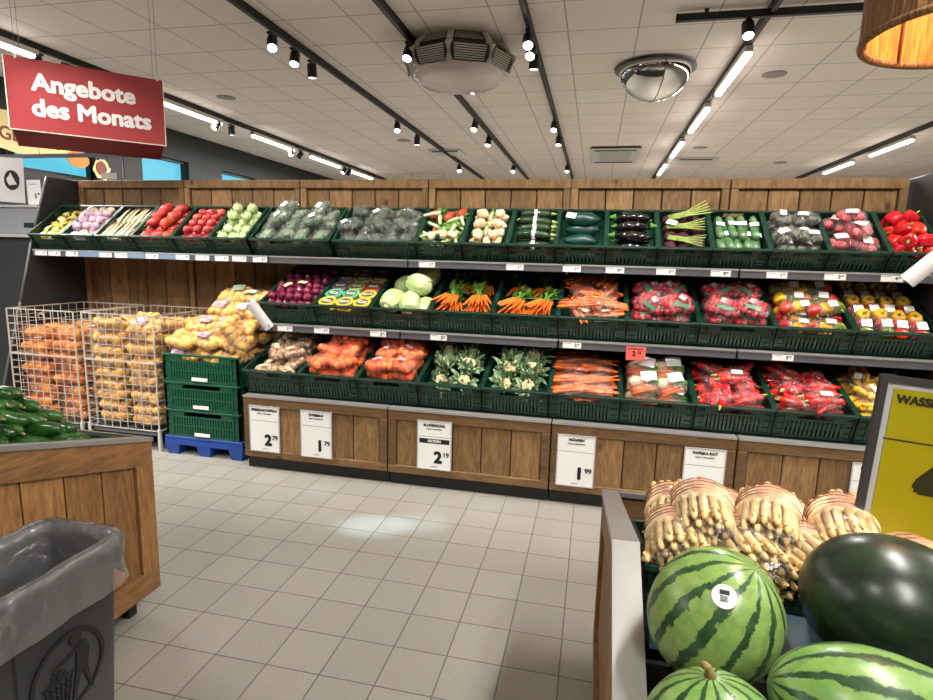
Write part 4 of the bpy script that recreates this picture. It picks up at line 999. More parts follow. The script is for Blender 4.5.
fill(*c, PR['celwedge'], 3, 1, 0.125, 'celeriac_piece', 'cream celeriac piece at the front of the mixed soup vegetables', 'celeriac', 'celeriac in the soup vegetables', flatany, v0=0.0, v1=.4, jit=.03, scale=.85)
c = F(9, 'celeriac and carrot bundles', PR['celwedge'], 3, 4, 0.11, 'celeriac_wedge', 'cream celeriac wedge in the crate left of the banded zucchini', 'celeriac', flatany)
fill(*c, PR['celwedge'], 2, 3, 0.155, 'celeriac_wedge', 'cream celeriac wedge in the crate left of the banded zucchini', 'celeriac', 'cream celeriac wedge group', flatany)
fill(*c, PR['carrot'], 2, 3, 0.15, 'carrot_piece', 'orange carrot tucked between the celeriac wedges', 'carrot', 'carrots among the celeriac', along, scale=.75)
fill(*c, PR['leek'], 1, 2, 0.15, 'leek_piece', 'green leek piece tucked between the celeriac wedges', 'leek', 'leeks among the celeriac', along, scale=.7)
F(10, 'dark banded zucchini', PR['zucl'], 1, 6, 0.09, 'banded_zucchini', 'dark zucchini with a white paper band in the top row', 'zucchini', sideflip)
F((T((TX[10]+TX[11])/2, 3.60, 1.396) @ RX(A_T), .29, .385), '', PR['zucl'], 1, 4, 0.14, 'banded_zucchini', 'dark zucchini with a white paper band in the top row', 'zucchini', sideflip, v0=.15)
F(11, 'dark green wrapped gourds', PR['wrapdg'], 1, 3, 0.11, 'wrapped_gourd', 'long dark green wrapped gourd in the top row', 'gourd', sideflip)
spawn(PR['wrapdg'][1]+[('paper_label', label_mesh(0.06, 0.04), T(-0.07, -0.012, 0.045) @ RZ(-.3) @ RX(.3))], 'wrapped_gourd', 'long dark green wrapped gourd with a white label, topmost', 'gourd', T((TX[11]+TX[12])/2, 3.60, 1.396) @ RX(A_T) @ T(0, 0.22, 0.17))
c = F(12, 'aubergines', PR['aub'], 1, 5, 0.095, 'aubergine', 'glossy black aubergine in the top row', 'aubergine', sideflip, scale=.88)
fill(*c, PR['aub'], 1, 3, 0.145, 'aubergine', 'glossy black aubergine in the top row', 'aubergine', 'glossy black aubergine group', sideflip, v0=.1, v1=.9)
c = F(13, 'green stems and dark beets', PR['beetd'], 3, 4, 0.095, 'dark_beet', 'dark beet under the green stems in the top row', 'beet', up)
fill(*c, PR['stems'], 1, 2, 0.140, 'stem_bundle', 'bundle of bright green stems lying on the dark beets', 'stem bundle', 'green stem bundles on the beets', lambda: RZ(random.uniform(-.3, .3)) @ S(.85), v0=0., v1=.7)
spawn(PR['stems'][1], 'stem_bundle', 'green stem bundle sticking up at the back of the beet crate', 'stem bundle', c[0] @ T(0.03, 0.31, 0.16) @ RZ(.25) @ RY(-.1) @ S(.95))
spawn([('label_sheet', label_mesh(0.06, 0.045))], 'paper_label', 'white paper label on the left of the green stems', 'label', c[0] @ T(-0.07, 0.21, 0.172) @ RZ(-.4))
c = F(14, 'film-wrapped cucumbers', PR['cucw'], 5, 1, 0.088, 'wrapped_cucumber', 'film-wrapped cucumber with a white label, upright row in the top crates', 'cucumber', along, v0=.1, v1=.8, scale=1.12)
fill(*c, PR['cucw'], 4, 1, 0.125, 'wrapped_cucumber', 'film-wrapped cucumber with a white label, upright row in the top crates', 'cucumber', 'film-wrapped cucumber with a white label, upright row group', along, v0=.2, v1=1.0)
c = F(15, 'bagged dark olive produce', PR['shroombag'], 2, 3, 0.10, 'produce_bag', 'clear bag of dark olive-green fruit in the top row', 'bag of fruit', flatany)
fill(*c, PR['shroombag'], 2, 2, 0.155, 'produce_bag', 'clear bag of dark olive-green fruit in the top row', 'bag of fruit', 'clear bag of dark olive-green fruit group', flatany)
c = F(16, 'bagged pink beets', PR['beetbag'], 2, 2, 0.105, 'beet_bag', 'clear bag of pink-red beets with a white label in the top row', 'bag of beets', flatany)
fill(*c, PR['beetbag'], 1, 2, 0.17, 'beet_bag', 'clear bag of pink-red beets with a white label in the top row', 'bag of beets', 'clear bag of pink-red beets with a white label group', flatany, v0=.2, margin=.06)
c = F(17, 'loose red peppers', PR['redpep'], 3, 4, 0.10, 'red_pepper', 'glossy loose red pepper at the right end of the top row', 'pepper', rrot)
fill(*c, PR['redpep'], 2, 3, 0.155, 'red_pepper', 'glossy loose red pepper at the right end of the top row', 'pepper', 'glossy loose red pepper group', rrot, margin=.05)
# middle row ----------------------------------------------------
def row_crate(x0, x1, Y, Z, ang, h, what, row, fz, d=0.558):
    mx = T((x0+x1)/2, Y, Z) @ RX(ang)
    crate(x1-x0-0.006, d, h, mx, 'dark green crate of ' + what + ' in the ' + row + ' row', 'crates in the ' + row + ' row', fz)
    return mx, x1-x0-0.006, d
MX = [-2.185, -1.79, -1.395, -1.0, -0.60, -0.20, 0.20, 0.60, 1.0, 1.395, 1.795]
mid = lambda i, what, fz=0.07: row_crate(MX[i], MX[i+1], 3.47, 0.952, A_M, 0.15, what, 'middle', fz)
low = lambda i, what, fz=0.08: row_crate(MX[i]-0.015, MX[i+1]-0.015, 3.275, 0.507, A_L, 0.165, what, 'bottom', fz)
c = mid(0, 'purple onions')
fill(*c, PR['ronion'], 6, 8, 0.105, 'purple_onion', 'loose purple onion in the middle-row crate left of the round tubs', 'onion', 'purple onions in the middle row', up, stag=True)
fill(*c, PR['ronion'], 5, 6, 0.148, 'purple_onion', 'loose purple onion in the middle-row crate left of the round tubs', 'onion', 'purple onions in the middle row', up, stag=True, v0=.12, v1=.9)
for u, v, r_ in ((-0.07, 0.2, .9), (0.02, 0.24, -.2)):
    spawn([('label_sheet', label_mesh(0.06, 0.035, 'celer'))], 'paper_label', 'cream paper label lying on the purple onions, ' + ('left one' if u < 0 else 'right one'), 'label', c[0] @ T(u, v, 0.186) @ RZ(r_))
c = mid(1, 'round lidded tubs', 0.06)
def tub(lid):
    r = 0.058
    b = mm(MB().lathe([(0, -0.022), (r*.85, -0.022), (r*.95, 0.0), (r, 0.008)], 24), 'white', 'dish')
    l = mm(MB().lathe([(r*1.03, 0.006), (r*1.03, 0.012), (r*0.72, 0.013), (r*0.70, 0.011)], 24), lid, 'lid_ring')
    q = mm(MB().lathe([(r*0.71, 0.0115), (0, 0.0118)], 24), 'dip', 'window')
    t = mm(MB().box((-0.03, -0.012, 0.0122), (0.03, 0.012, 0.0135)), 'white', 'lid_label')
    t2 = mm(MB().box((-0.022, -0.004, 0.0136), (0.022, 0.004, 0.014)), 'print', 'lid_print')
    return [('dish', b), ('lid_ring', l), ('window', q), ('lid_label', t), ('lid_print', t2)]
TB = {k: tub(k) for k in ('lbl_yel', 'lbl_grn', 'lbl_red', 'lbl_oli', 'lbl_pur')}
nm_ = {'lbl_yel': 'yellow', 'lbl_grn': 'mint green', 'lbl_red': 'dark red', 'lbl_oli': 'olive', 'lbl_pur': 'plum'}
rows = [(0.07, ['lbl_yel', 'lbl_yel', 'lbl_yel'], 'front'), (0.18, ['lbl_grn', 'lbl_grn', 'lbl_yel'], 'second'), (0.29, ['lbl_pur', 'lbl_oli', 'lbl_red'], 'third'), (0.40, ['lbl_pur', 'lbl_oli', 'lbl_oli'], 'fourth'), (0.51, ['lbl_oli', 'lbl_pur', 'lbl_pur'], 'rear')]
for v, ks, wd in rows:
    for i, k in enumerate(ks):
        for lay in (0, 1):
            if lay == 0 and wd != 'front': pass
            z = 0.092+0.042*lay
            if lay == 0:
                spawn(TB[k], 'lidded_tub', 'round tub of the lower layer beneath the lidded tubs', 'tub', c[0] @ T((i-1)*0.122, v, z), 'lower layer of round tubs')
            else:
                spawn(TB[k], 'lidded_tub', 'round tub with a %s lid, %s row of its crate, %s' % (nm_[k], wd, ['left', 'centre', 'right'][i]), 'tub', c[0] @ T((i-1)*0.122, v, z) @ RZ(random.uniform(-.3, .3)))
c = mid(2, 'pale green cabbages', 0.05)
for u, v, z, a, w in [(-0.1, 0.13, 0.13, -1.75, 'front left, cut stalk hidden'), (0.055, 0.10, 0.13, -1.35, 'front centre, showing its stalk end'), (0.09, 0.24, 0.20, 2.6, 'topmost, lying across the others'), (0.15, 0.13, 0.075, 1.2, 'lowest, at the right front'), (-0.05, 0.34, 0.13, .5, 'behind the front pair'), (0.10, 0.42, 0.17, 1.0, 'rearmost in the shade')]:
    spawn(PR['cabb'][random.randrange(3)], 'pale_cabbage', 'pale green cabbage in the middle row, ' + w, 'cabbage', c[0] @ T(u*0.85, v, z) @ RZ(a) @ RX(random.uniform(0, 2)))
c = mid(3, 'bunched carrots, left one')
for u, v, z, a in [(-0.085, 0.20, 0.09, -.05), (0.085, 0.20, 0.09, .05), (-0.095, 0.225, 0.135, -.28), (0.08, 0.225, 0.135, .1), (-0.08, 0.42, 0.10, .1), (0.09, 0.42, 0.10, -.1)]:
    spawn(random.choice(PR['bunch']), 'carrot_bunch', 'bunch of orange carrots with green tops, in the left of the two bunch crates', 'carrot bunch', c[0] @ T(u, v, z) @ RX(-.1) @ RZ(a) @ S(.95), 'carrot bunches in the left bunch crate')
c = mid(4, 'bunched carrots, right one')
for u, v, z, a in [(-0.07, 0.19, 0.09, -.2), (0.085, 0.19, 0.09, -.2), (-0.055, 0.205, 0.132, -.5), (0.115, 0.205, 0.132, -.42), (-0.08, 0.42, 0.10, .1), (0.09, 0.42, 0.10, -.1)]:
    spawn(random.choice(PR['bunch']), 'carrot_bunch', 'bunch of orange carrots with green tops, in the right of the two bunch crates', 'carrot bunch', c[0] @ T(u, v, z) @ RX(-.1) @ RZ(a) @ S(.95), 'carrot bunches in the right bunch crate')
c = mid(5, 'bagged root vegetables')
fill(*c, PR['rootbag'], 2, 4, 0.115, 'root_vegetable_bag', 'clear bag of carrots and pale roots in the middle row', 'bag of vegetables', 'root vegetable bags in the middle row', flatany, margin=.05)
fill(*c, PR['carrotbag'], 2, 3, 0.17, 'root_vegetable_bag', 'clear bag of carrots on top of the pale roots in the middle row', 'bag of vegetables', 'carrot bags on top in the middle row', flatany, margin=.05, v0=.1)
for q, w in ((6, 'left'), (7, 'right')):
    c = mid(q, 'bagged radishes, %s one' % w)
    fill(*c, PR['radbag'], 2, 3, 0.115, 'radish_bag', 'bag of crimson radishes with green print in the %s radish crate' % w, 'bag of radishes', 'radish bags in the %s crate' % w, flat, margin=.05)
    fill(*c, PR['radbag'], 2, 2, 0.190, 'radish_bag', 'bag of crimson radishes with green print in the %s radish crate' % w, 'bag of radishes', 'radish bags in the %s crate' % w, lambda: RZ(random.uniform(-.8, .8)) @ RX(random.uniform(.2, .7)), margin=.05, v0=.05, v1=.75)
c = mid(8, 'tricolour pepper packs')
fill(*c, PR['tri'], 2, 6, 0.115, 'pepper_pack', 'film pack of yellow, green and red peppers in the middle row', 'pepper pack', 'tricolour pepper packs', flat, margin=.06)
fill(*c, PR['tri'], 2, 3, 0.185, 'pepper_pack', 'film pack of yellow, green and red peppers in the middle row', 'pepper pack', 'tricolour pepper packs', lambda: flat() @ RX(.5), margin=.06, v0=.2, v1=.8)
c = mid(9, 'upright pepper packs')
fill(*c, PR['yel'], 4, 3, 0.12, 'pepper_pack', 'film pack with a yellow pepper uppermost at the right of the middle row', 'pepper pack', 'yellow-topped pepper packs', lambda: RZ(random.uniform(-.1, .1)) @ RX(.35), margin=.03)
# bottom row ----------------------------------------------------
c = low(0, 'bagged tan bulbs')
fill(*c, PR['garlicbag'], 2, 5, 0.12, 'garlic_bag', 'clear bag of tan bulbs in the leftmost bottom crate', 'bag of bulbs', 'tan bulb bags in the bottom row', flatany, margin=.05)
fill(*c, PR['garlicbag'], 2, 3, 0.185, 'garlic_bag', 'clear bag of tan bulbs in the leftmost bottom crate', 'bag of bulbs', 'tan bulb bags in the bottom row', flatany, margin=.07, v0=.3, v1=.9)
for q, w in ((1, 'left'), (2, 'right')):
    c = low(q, 'netted orange onions, %s one' % w)
    fill(*c, PR['onionnet'], 2, 3, 0.13, 'onion_net', 'orange net of onions in the %s onion crate of the bottom row' % w, 'net of onions', 'onion nets in the %s bottom crate' % w, flat, margin=.06)
    fill(*c, PR['onionnetl'] if w == 'right' else PR['onionnet'], 2, 3, 0.205, 'onion_net', 'orange net of onions in the %s onion crate of the bottom row' % w, 'net of onions', 'onion nets in the %s bottom crate' % w, flatany, margin=.06, v0=.05, v1=.9)
for q, w in ((3, 'left'), (4, 'right')):
    c = low(q, 'cauliflowers, %s one' % w, .06)
    fill(*c, PR['cauli'], 2, 3, 0.125, 'cauliflower', 'leafy cauliflower in the %s cauliflower crate of the bottom row' % w, 'cauliflower', 'cauliflowers in the %s bottom crate' % w, lambda: RX(random.uniform(.2, .9)) @ RY(random.uniform(-.5, .5)) @ RZ(random.uniform(0, 6)), margin=.045, v0=0.05, v1=.95, stag=False, scale=.92)
    fill(*c, PR['cauli'], 2, 2, 0.175, 'cauliflower', 'leafy cauliflower in the %s cauliflower crate of the bottom row' % w, 'cauliflower', 'cauliflowers in the %s bottom crate' % w, lambda: RX(random.uniform(-.4, .9)) @ RY(random.uniform(-.5, .5)) @ RZ(random.uniform(0, 6)), margin=.06, v0=0.25, v1=.85)
c = low(5, 'bagged carrots')
fill(*c, PR['carrotbag'], 2, 5, 0.115, 'carrot_bag', 'clear bag of carrots in the bottom row above the 1 99 card', 'bag of carrots', 'carrot bags in the bottom row', flat, margin=.06)
fill(*c, PR['carrotbag'], 2, 4, 0.165, 'carrot_bag', 'clear bag of carrots in the bottom row above the 1 99 card', 'bag of carrots', 'carrot bags in the bottom row', flat, margin=.07, v0=.0, v1=.9)
c = low(6, 'bagged soup vegetables')
fill(*c, PR['soup'], 2, 4, 0.12, 'soup_vegetable_bag', 'clear bag of soup vegetables with a large white label in the bottom row', 'bag of vegetables', 'soup vegetable bags', flat, margin=.04)
fill(*c, PR['soup'], 2, 2, 0.195, 'soup_vegetable_bag', 'clear bag of soup vegetables with a large white label in the bottom row', 'bag of vegetables', 'soup vegetable bags', lambda: flat() @ RX(.5), margin=.04, v0=.05, v1=.7)
for q, w in ((7, 'left'), (8, 'right')):
    c = low(q, 'bagged red pointed peppers, %s one' % w)
    fill(*c, PR['ppbag'], 2, 5, 0.12, 'pepper_bag', 'clear bag of red pointed peppers in the %s pepper crate of the bottom row' % w, 'bag of peppers', 'red pepper bags in the %s bottom crate' % w, flat, margin=.05)
    fill(*c, PR['ppbag'], 2, 3, 0.175, 'pepper_bag', 'clear bag of red pointed peppers in the %s pepper crate of the bottom row' % w, 'bag of peppers', 'red pepper bags in the %s bottom crate' % w, flatany, margin=.06, v0=.0, v1=.8)
    spawn(PR['ppbagl'][0], 'pepper_bag', 'clear bag of red pointed peppers with a white label, on the %s pepper crate' % w, 'bag of peppers', c[0] @ T(0.03 if w == 'left' else 0.04, 0.24 if w == 'left' else 0.07, 0.215) @ RZ(.2))
c = low(9, 'bagged yellow peppers')
fill(*c, PR['ypbag'], 2, 5, 0.12, 'pepper_bag', 'clear bag of yellow peppers in the rightmost bottom crate', 'bag of peppers', 'yellow pepper bags in the bottom row', flat, margin=.05)
fill(*c, PR['ypbag'], 2, 3, 0.175, 'pepper_bag', 'clear bag of yellow peppers in the rightmost bottom crate', 'bag of peppers', 'yellow pepper bags in the bottom row', flatany, margin=.06, v0=.0, v1=.8)

# ------------------------------------------------------------------ potato crates on the blue pallet
def pallet(x0, x1, y0, y1, h, mt, label):
    u = thing('pallet', label, 'pallet', (x0, y0, 0)); w, d = x1-x0, y1-y0
    part('deck', MB().box((0, 0, h-0.022), (w, d, h), None, 0.004).box((0, 0, h-0.06), (w, 0.03, h-0.022)), mt, u)
    for i in range(3):
        for j in range(2):
            fx = (w-0.11)*i/2; fy = (d-0.13)*j
            part('foot', MB().add([(0.015, 0.01, 0), (0.095, 0.01, 0), (0.095, 0.11, 0), (0.015, 0.11, 0), (0, 0, h-0.06), (0.11, 0, h-0.06), (0.11, 0.13, h-0.06), (0, 0.13, h-0.06)],
                 [(0, 3, 2, 1), (4, 5, 6, 7), (0, 1, 5, 4), (1, 2, 6, 5), (2, 3, 7, 6), (3, 0, 4, 7)]), mt, u, T(fx, fy, 0))
PX0, PX1 = -2.865, -2.275
pallet(PX0-0.01, PX1+0.01, 3.29, 3.99, 0.135, 'blue', 'blue plastic pallet under the stacked green potato crates')
for lv in range(3):
    for dd in range(1):
        mx = T((PX0+PX1)/2, 3.295, 0.137+lv*0.196)
        o = crate(0.58, 0.66, 0.192, mx, 'mid green crate on the blue pallet, ' + ['lowest', 'middle', 'topmost'][lv] + ' of the stack', 'stacked crates on the blue pallet', 0.09 if lv == 2 else 0.0, 'crate2')
        part('card_holder', MB().box((-0.06, -0.012, 0.012), (0.06, -0.007, 0.036)), 'white', o, label='pale label strip')
random.seed(5)
lvw = ['bottom layer', 'second layer', 'third layer', 'fourth layer', 'top layer']
for lay, (z, ys, xs, y0) in enumerate([(0.70, 3, (-.18, 0.03, .2), 3.40), (0.80, 3, (-.19, 0.02, .21), 3.395), (0.90, 3, (-.08, .08, .22), 3.47), (1.0, 2, (.0, .2), 3.60), (1.09, 1, (.04, .2), 3.68)]):
    for jy in range(ys):
        for ix, x in enumerate(xs):
            k = (lay*7+jy*3+ix) % 3
            pr, nm2 = [(PR['potbag'], 'with pink printed panel'), (PR['potbagp'], 'without print'), (PR['potbagg'], 'with mint printed panel')][2 if lay >= 3 and k else k % 2]
            a = random.uniform(-.5, .5)+(PI if random.random() < .5 else 0)
            m = T((PX0+PX1)/2+x+random.uniform(-.015, .015), y0+jy*0.19, z) @ RX(random.uniform(.2, .75) if jy == 0 else 0) @ RZ(a) @ RX(random.uniform(-.3, .3)) @ S(1.12)
            spawn(random.choice(pr), 'potato_bag', 'clear bag of yellow potatoes ' + nm2 + ', ' + lvw[lay] + ' above the green crates', 'bag of potatoes', m, 'potato bags ' + nm2 + ' ' + lvw[lay])
spawn(PR['potbagp'][1], 'potato_bag', 'clear bag of potatoes bulging over the right edge of the green crates', 'bag of potatoes', T(-2.33, 3.375, 0.865) @ RY(1.0) @ RZ(.2) @ S(1.2))

# ------------------------------------------------------------------ wire cages
def wire_cage(x0, x1, y0, y1, z0, z1, label):
    u = thing('wire_cage', label, 'wire cage', (x0, y0, 0)); w, d = x1-x0, y1-y0
    def panel(W, name, mx):
        mb = MB(); r = 0.0019
        nx = 9; nz = 15
        for i in range(nx+1): x = W*i/nx; rr = r*(2 if i in (0, nx) else 1); mb.box((x-rr, -rr, z0), (x+rr, rr, z1))
        for j in range(nz+1): z = z0+(z1-z0)*j/nz; rr = r*(2 if j in (0, nz) else 1); mb.box((0, -rr+0.004, z-rr), (W, rr+0.004, z+rr))
        for j in (9,): mb.box((0, -0.006, z0+(z1-z0)*j/nz-0.006), (W, 0.004, z0+(z1-z0)*j/nz+0.006))
        return part(name, mb, 'chrome', u, mx)
    f = panel(w, 'front_mesh', T(0, 0, 0)); panel(w, 'back_mesh', T(0, d, 0)); panel(d, 'left_mesh', RZ(PI/2)); panel(d, 'right_mesh', T(w, 0, 0) @ RZ(PI/2))
    for a, b in ((0, 0), (w, 0), (0, d), (w, d)): part('leg', MB().box((a-0.010, b-0.010, 0), (a+0.010, b+0.010, z0+0.02)).box((a-0.004, b-0.004, z0), (a+0.004, b+0.004, z1)), 'chrome', u)
    part('base_frame', MB().box((0, 0, z0-0.03), (w, 0.03, z0)).box((0, d-0.03, z0-0.03), (w, d, z0)).box((0, 0, z0-0.03), (0.03, d, z0)).box((w-0.03, 0, z0-0.03), (w, d, z0)).box((0, 0, z0-0.012), (w, d, z0-0.006)), 'rail', u)
    part('latch', MB().tube([(w*.52, -0.012, z1-.06), (w*.52, -0.02, z1-.03), (w*.56, -0.02, z1-.02), (w*.6, -0.02, z1-.03), (w*.6, -0.012, z1-.06)], 0.004, 6), 'chrome', u)
    return u
wire_cage(-4.165, -3.58, 3.3, 3.95, 0.145, 0.965, 'wire mesh cage of golden onion nets, the left of the two cages')
wire_cage(-3.51, -2.925, 3.3, 3.95, 0.145, 0.965, 'wire mesh cage of bagged potatoes, beside the green crate stack')
def fill_cage(x0, top, protos, name, label, cat, group):
    for k in range(9):
        z = 0.20+k*0.083
        if z > top: break
        for j in range(3):
            for i in range(2):
                if j == 2 and k < 6: continue
                spawn(random.choice(protos), name, label, cat, T(x0+0.148+0.29*i+random.uniform(-.01, .01), 3.3+0.11+0.19*j, z+random.uniform(-.008, .008)) @ RZ(random.uniform(-.12, .12)+(PI if random.random() < .5 else 0)) @ RX(random.uniform(-.3, .5)) @ S(1.12), group)
fill_cage(-4.165, 0.85, PR['gonet'], 'onion_net', 'net of golden onions stacked in the left wire cage', 'net of onions', 'golden onion nets in the left cage')
fill_cage(-3.51, 0.96, PR['potbag']+PR['potbagp'], 'potato_bag', 'clear bag of potatoes stacked in the wire cage beside the green crates', 'bag of potatoes', 'potato bags in the right cage')
# ------------------------------------------------------------------ foreground bins
def bin_side(mb_f, mb_p, X, sgn, Y0, Y1, zr, zf, tk, yr, ztop):
    """framed plank side in the plane x = X ; sgn +1: outer face towards +x"""
    pass
def side_panel(u, X, sx, pts, name_prefix):
    """pts: [(y, z_top)...] from near to far; bottom at z 0.09; wood frame with recessed vertical planks"""
    (ya, za), (yb, zb) = pts[0], pts[-1]
    def zt(y):
        for (p, q), (r, s) in zip(pts, pts[1:]):
            if p <= y <= r: return q+(s-q)*(y-p)/(r-p)
        return pts[-1][1]
    fr = MB(); t = 0.022
    def slab(mb, y0, y1, b0, b1, t0, t1, x0, x1):
        vs = [(x0, y0, b0), (x1, y0, b0), (x1, y1, b1), (x0, y1, b1), (x0, y0, t0), (x1, y0, t0), (x1, y1, t1), (x0, y1, t1)]
        mb.add(vs, [(0, 3, 2, 1), (4, 5, 6, 7), (0, 1, 5, 4), (1, 2, 6, 5), (2, 3, 7, 6), (3, 0, 4, 7)])
    x0, x1 = X, X+sx*t; bw = 0.105; zb0 = 0.09
    for (p, q), (r, s) in zip(pts, pts[1:]): slab(fr, p, r, q-bw, s-bw, q, s, x0, x1)
    part('top_board', fr, WY, u)
    bt = MB(); slab(bt, ya, yb, zb0, zb0, zb0+0.09, zb0+0.09, x0, x1); part('bottom_board', bt, WY, u)
    for a, b in ((ya, ya+0.08), (yb-0.08, yb)):
        st = MB(); slab(st, a, b, zb0+0.09, zb0+0.09, zt(a)-bw, zt(b)-bw, x0, x1); part('stile', st, WV2, u)
    pl = MB(); n = int(round((yb-ya-0.16)/0.135)); w = (yb-ya-0.16)/n
    for i in range(n):
        a = ya+0.08+w*i+0.003; b = a+w-0.006
        slab(pl, a, b, zb0+0.03, zb0+0.03, zt(a)-0.03, zt(b)-0.03, X+sx*0.001, X+sx*(t-0.013))
    part('planks', pl, WV2, u)
    bk = MB(); slab(bk, ya+.01, yb-.01, zb0+0.01, zb0+0.01, zt(ya)-0.02, zt(yb)-0.03, X-sx*0.006, X); part('inner_sheet', bk, 'black', u)
# right bin (melons and asparagus): outer left face x = 0.07
u = thing('display_bin', 'wooden melon display bin with steel rim in the right foreground', 'display bin', (0, 0, 0))
RP = [(0.20, 0.457), (1.126, 0.855), (1.91, 0.64)]
side_panel(u, 0.095, -1, RP, '')
side_panel(u, 1.24, 1, RP, '')
def rimseg(x0, x1, a, b, name):
    mb = MB(); vs = []
    for (y, z) in (a, b): vs += [(x0, y, z+0.008), (x1, y, z+0.008), (x1, y, z-0.008), (x0, y, z-0.008)]
    mb.add(vs, [(0, 1, 2, 3), (7, 6, 5, 4), (0, 4, 5, 1), (1, 5, 6, 2), (2, 6, 7, 3), (3, 7, 4, 0)]); return part(name, mb, 'steel', u)
rimseg(0.068, 0.122, (0.20, 0.457), (1.126, 0.855), 'near_rim'); rimseg(0.068, 0.122, (1.126, 0.855), (1.915, 0.64), 'far_rim')
rimseg(1.215, 1.265, (0.20, 0.457), (1.126, 0.855), 'near_rim'); rimseg(1.215, 1.265, (1.126, 0.855), (1.915, 0.64), 'far_rim')
rimseg(0.122, 1.215, (1.875, 0.65), (1.915, 0.64), 'end_rim')
part('end_board', MB().box((0.09, 1.888, 0.09), (1.245, 1.91, 0.63)), WX, u)
fb = MB()
fb.add([(0.1, 0.2, 0.34), (1.235, 0.2, 0.34), (1.235, 1.10, 0.66), (0.1, 1.10, 0.66), (0.1, 1.885, 0.45), (1.235, 1.885, 0.45)], [(0, 1, 2, 3), (3, 2, 5, 4)])
fb.add([(0.1, 0.2, 0.33), (1.235, 0.2, 0.33), (1.235, 1.10, 0.65), (0.1, 1.10, 0.65), (0.1, 1.885, 0.44), (1.235, 1.885, 0.44)], [(3, 2, 1, 0), (4, 5, 2, 3)])
part('inner_floor', fb, 'shelf', u)
part('divider', MB().box((0.13, 1.00, 0.60), (1.21, 1.012, 0.69)), 'shelf', u)
for a, b in ((0.15, 0.3), (1.15, 0.3), (0.15, 1.78), (1.15, 1.78)): part('leg', MB().box((a-0.02, b-0.02, 0), (a+0.02, b+0.02, 0.42), None, 0.003), 'black', u)
# left bin (cucumbers): visible right face x = -1.62
u = thing('display_bin', 'wooden cucumber display bin with steel rim at the left', 'display bin', (0, 0, 0))
LP = [(0.35, 0.64), (1.05, 0.895), (1.785, 0.70)]
side_panel(u, -1.645, 1, LP, ''); side_panel(u, -2.75, -1, LP, '')
rimseg(-1.665, -1.618, (0.35, 0.64), (1.05, 0.895), 'near_rim'); rimseg(-1.665, -1.618, (1.05, 0.895), (1.79, 0.70), 'far_rim')
rimseg(-2.775, -2.73, (0.35, 0.64), (1.05, 0.895), 'near_rim'); rimseg(-2.775, -2.73, (1.05, 0.895), (1.79, 0.70), 'far_rim')
rimseg(-2.73, -1.665, (1.755, 0.71), (1.79, 0.70), 'end_rim')
part('end_board', MB().box((-2.765, 1.765, 0.09), (-1.63, 1.784, 0.69)), WX, u)
fb = MB()
fb.add([(-2.74, 0.35, 0.48), (-1.65, 0.35, 0.48), (-1.65, 1.05, 0.74), (-2.74, 1.05, 0.74), (-2.74, 1.76, 0.56), (-1.65, 1.76, 0.56)], [(0, 1, 2, 3), (3, 2, 5, 4)])
fb.add([(-2.74, 0.35, 0.47), (-1.65, 0.35, 0.47), (-1.65, 1.05, 0.73), (-2.74, 1.05, 0.73), (-2.74, 1.76, 0.55), (-1.65, 1.76, 0.55)], [(3, 2, 1, 0), (4, 5, 2, 3)])
part('inner_floor', fb, 'shelf', u)
for a, b in ((-1.70, 0.5), (-2.68, 0.5), (-1.70, 1.70), (-2.68, 1.70)): part('leg', MB().box((a-0.02, b-0.02, 0), (a+0.02, b+0.02, 0.55), None, 0.003), 'black', u)

# crates and cucumbers on the far slope of the left bin
A_B = math.atan2(0.70-0.895, 1.785-1.05)
mxc = T(-1.985, 1.10, 0.785) @ RX(A_B)
crate(0.595, 0.60, 0.10, mxc, 'dark green crate of cucumbers sunk in the left display bin', None, 0.03)
random.seed(12)
lay = [(0.056, 9, (-.15, .155)), (0.092, 8, (-.16, .15)), (0.128, 7, (-.15, .12)), (0.164, 6, (-.14, .08)), (0.20, 5, (.03,)), (0.232, 3, (-.02,))]
for q, (z, nn, xs) in enumerate(lay):
    for i in range(nn):
        for x in xs:
            v = 0.05+0.035*q+(0.50-0.07*q)*(i+0.5)/nn
            spawn(random.choice(PR['gcuc']), 'cucumber', 'smooth green cucumber heaped in the left display bin', 'cucumber',
                  mxc @ T(x+random.uniform(-.03, .03), v, z) @ RZ(random.uniform(-.28, .28)+(PI if random.random() < .5 else 0)) @ RY(random.uniform(-.08, .08)) @ RX(random.uniform(0, 6)) @ S(1.22, 1.08, 1.08), 'cucumbers in the left bin')
# second crate further left, partly outside the picture
mxc2 = T(-2.425, 1.10, 0.785) @ RX(A_B)

# asparagus crate on the ice-blue carton, far slope of the right bin
A_R = math.atan2(0.64-0.855, 1.91-1.126)
o = part('carton', MB().box((-0.28, 0.004, -0.105), (0.28, 0.34, -0.003), None, 0.003), 'ice_blue', None, T(0.424, 1.065, 0.792) @ RX(A_R))
tag(o, 'ice-blue printed carton under the asparagus crate in the right bin', 'carton')
mxa = T(0.424, 1.065, 0.792) @ RX(A_R)
crate(0.575, 0.50, 0.055, mxa, 'shallow green crate of bagged white asparagus on the ice-blue carton', None)
asp = [(-0.215, 0.125, 0.078, .10, .12), (-0.09, 0.115, 0.078, .02, .12), (0.035, 0.115, 0.078, -.06, .12), (0.155, 0.12, 0.078, .05, .12), (0.25, 0.14, 0.078, -.05, .12),
       (-0.20, 0.31, 0.10, .12, .22), (-0.075, 0.32, 0.10, .08, .2), (0.06, 0.32, 0.10, .14, .2), (0.19, 0.31, 0.10, .10, .2), (-0.155, 0.19, 0.128, .14, .2), (-0.02, 0.20, 0.13, .30, .2), (0.13, 0.195, 0.128, .26, .2)]
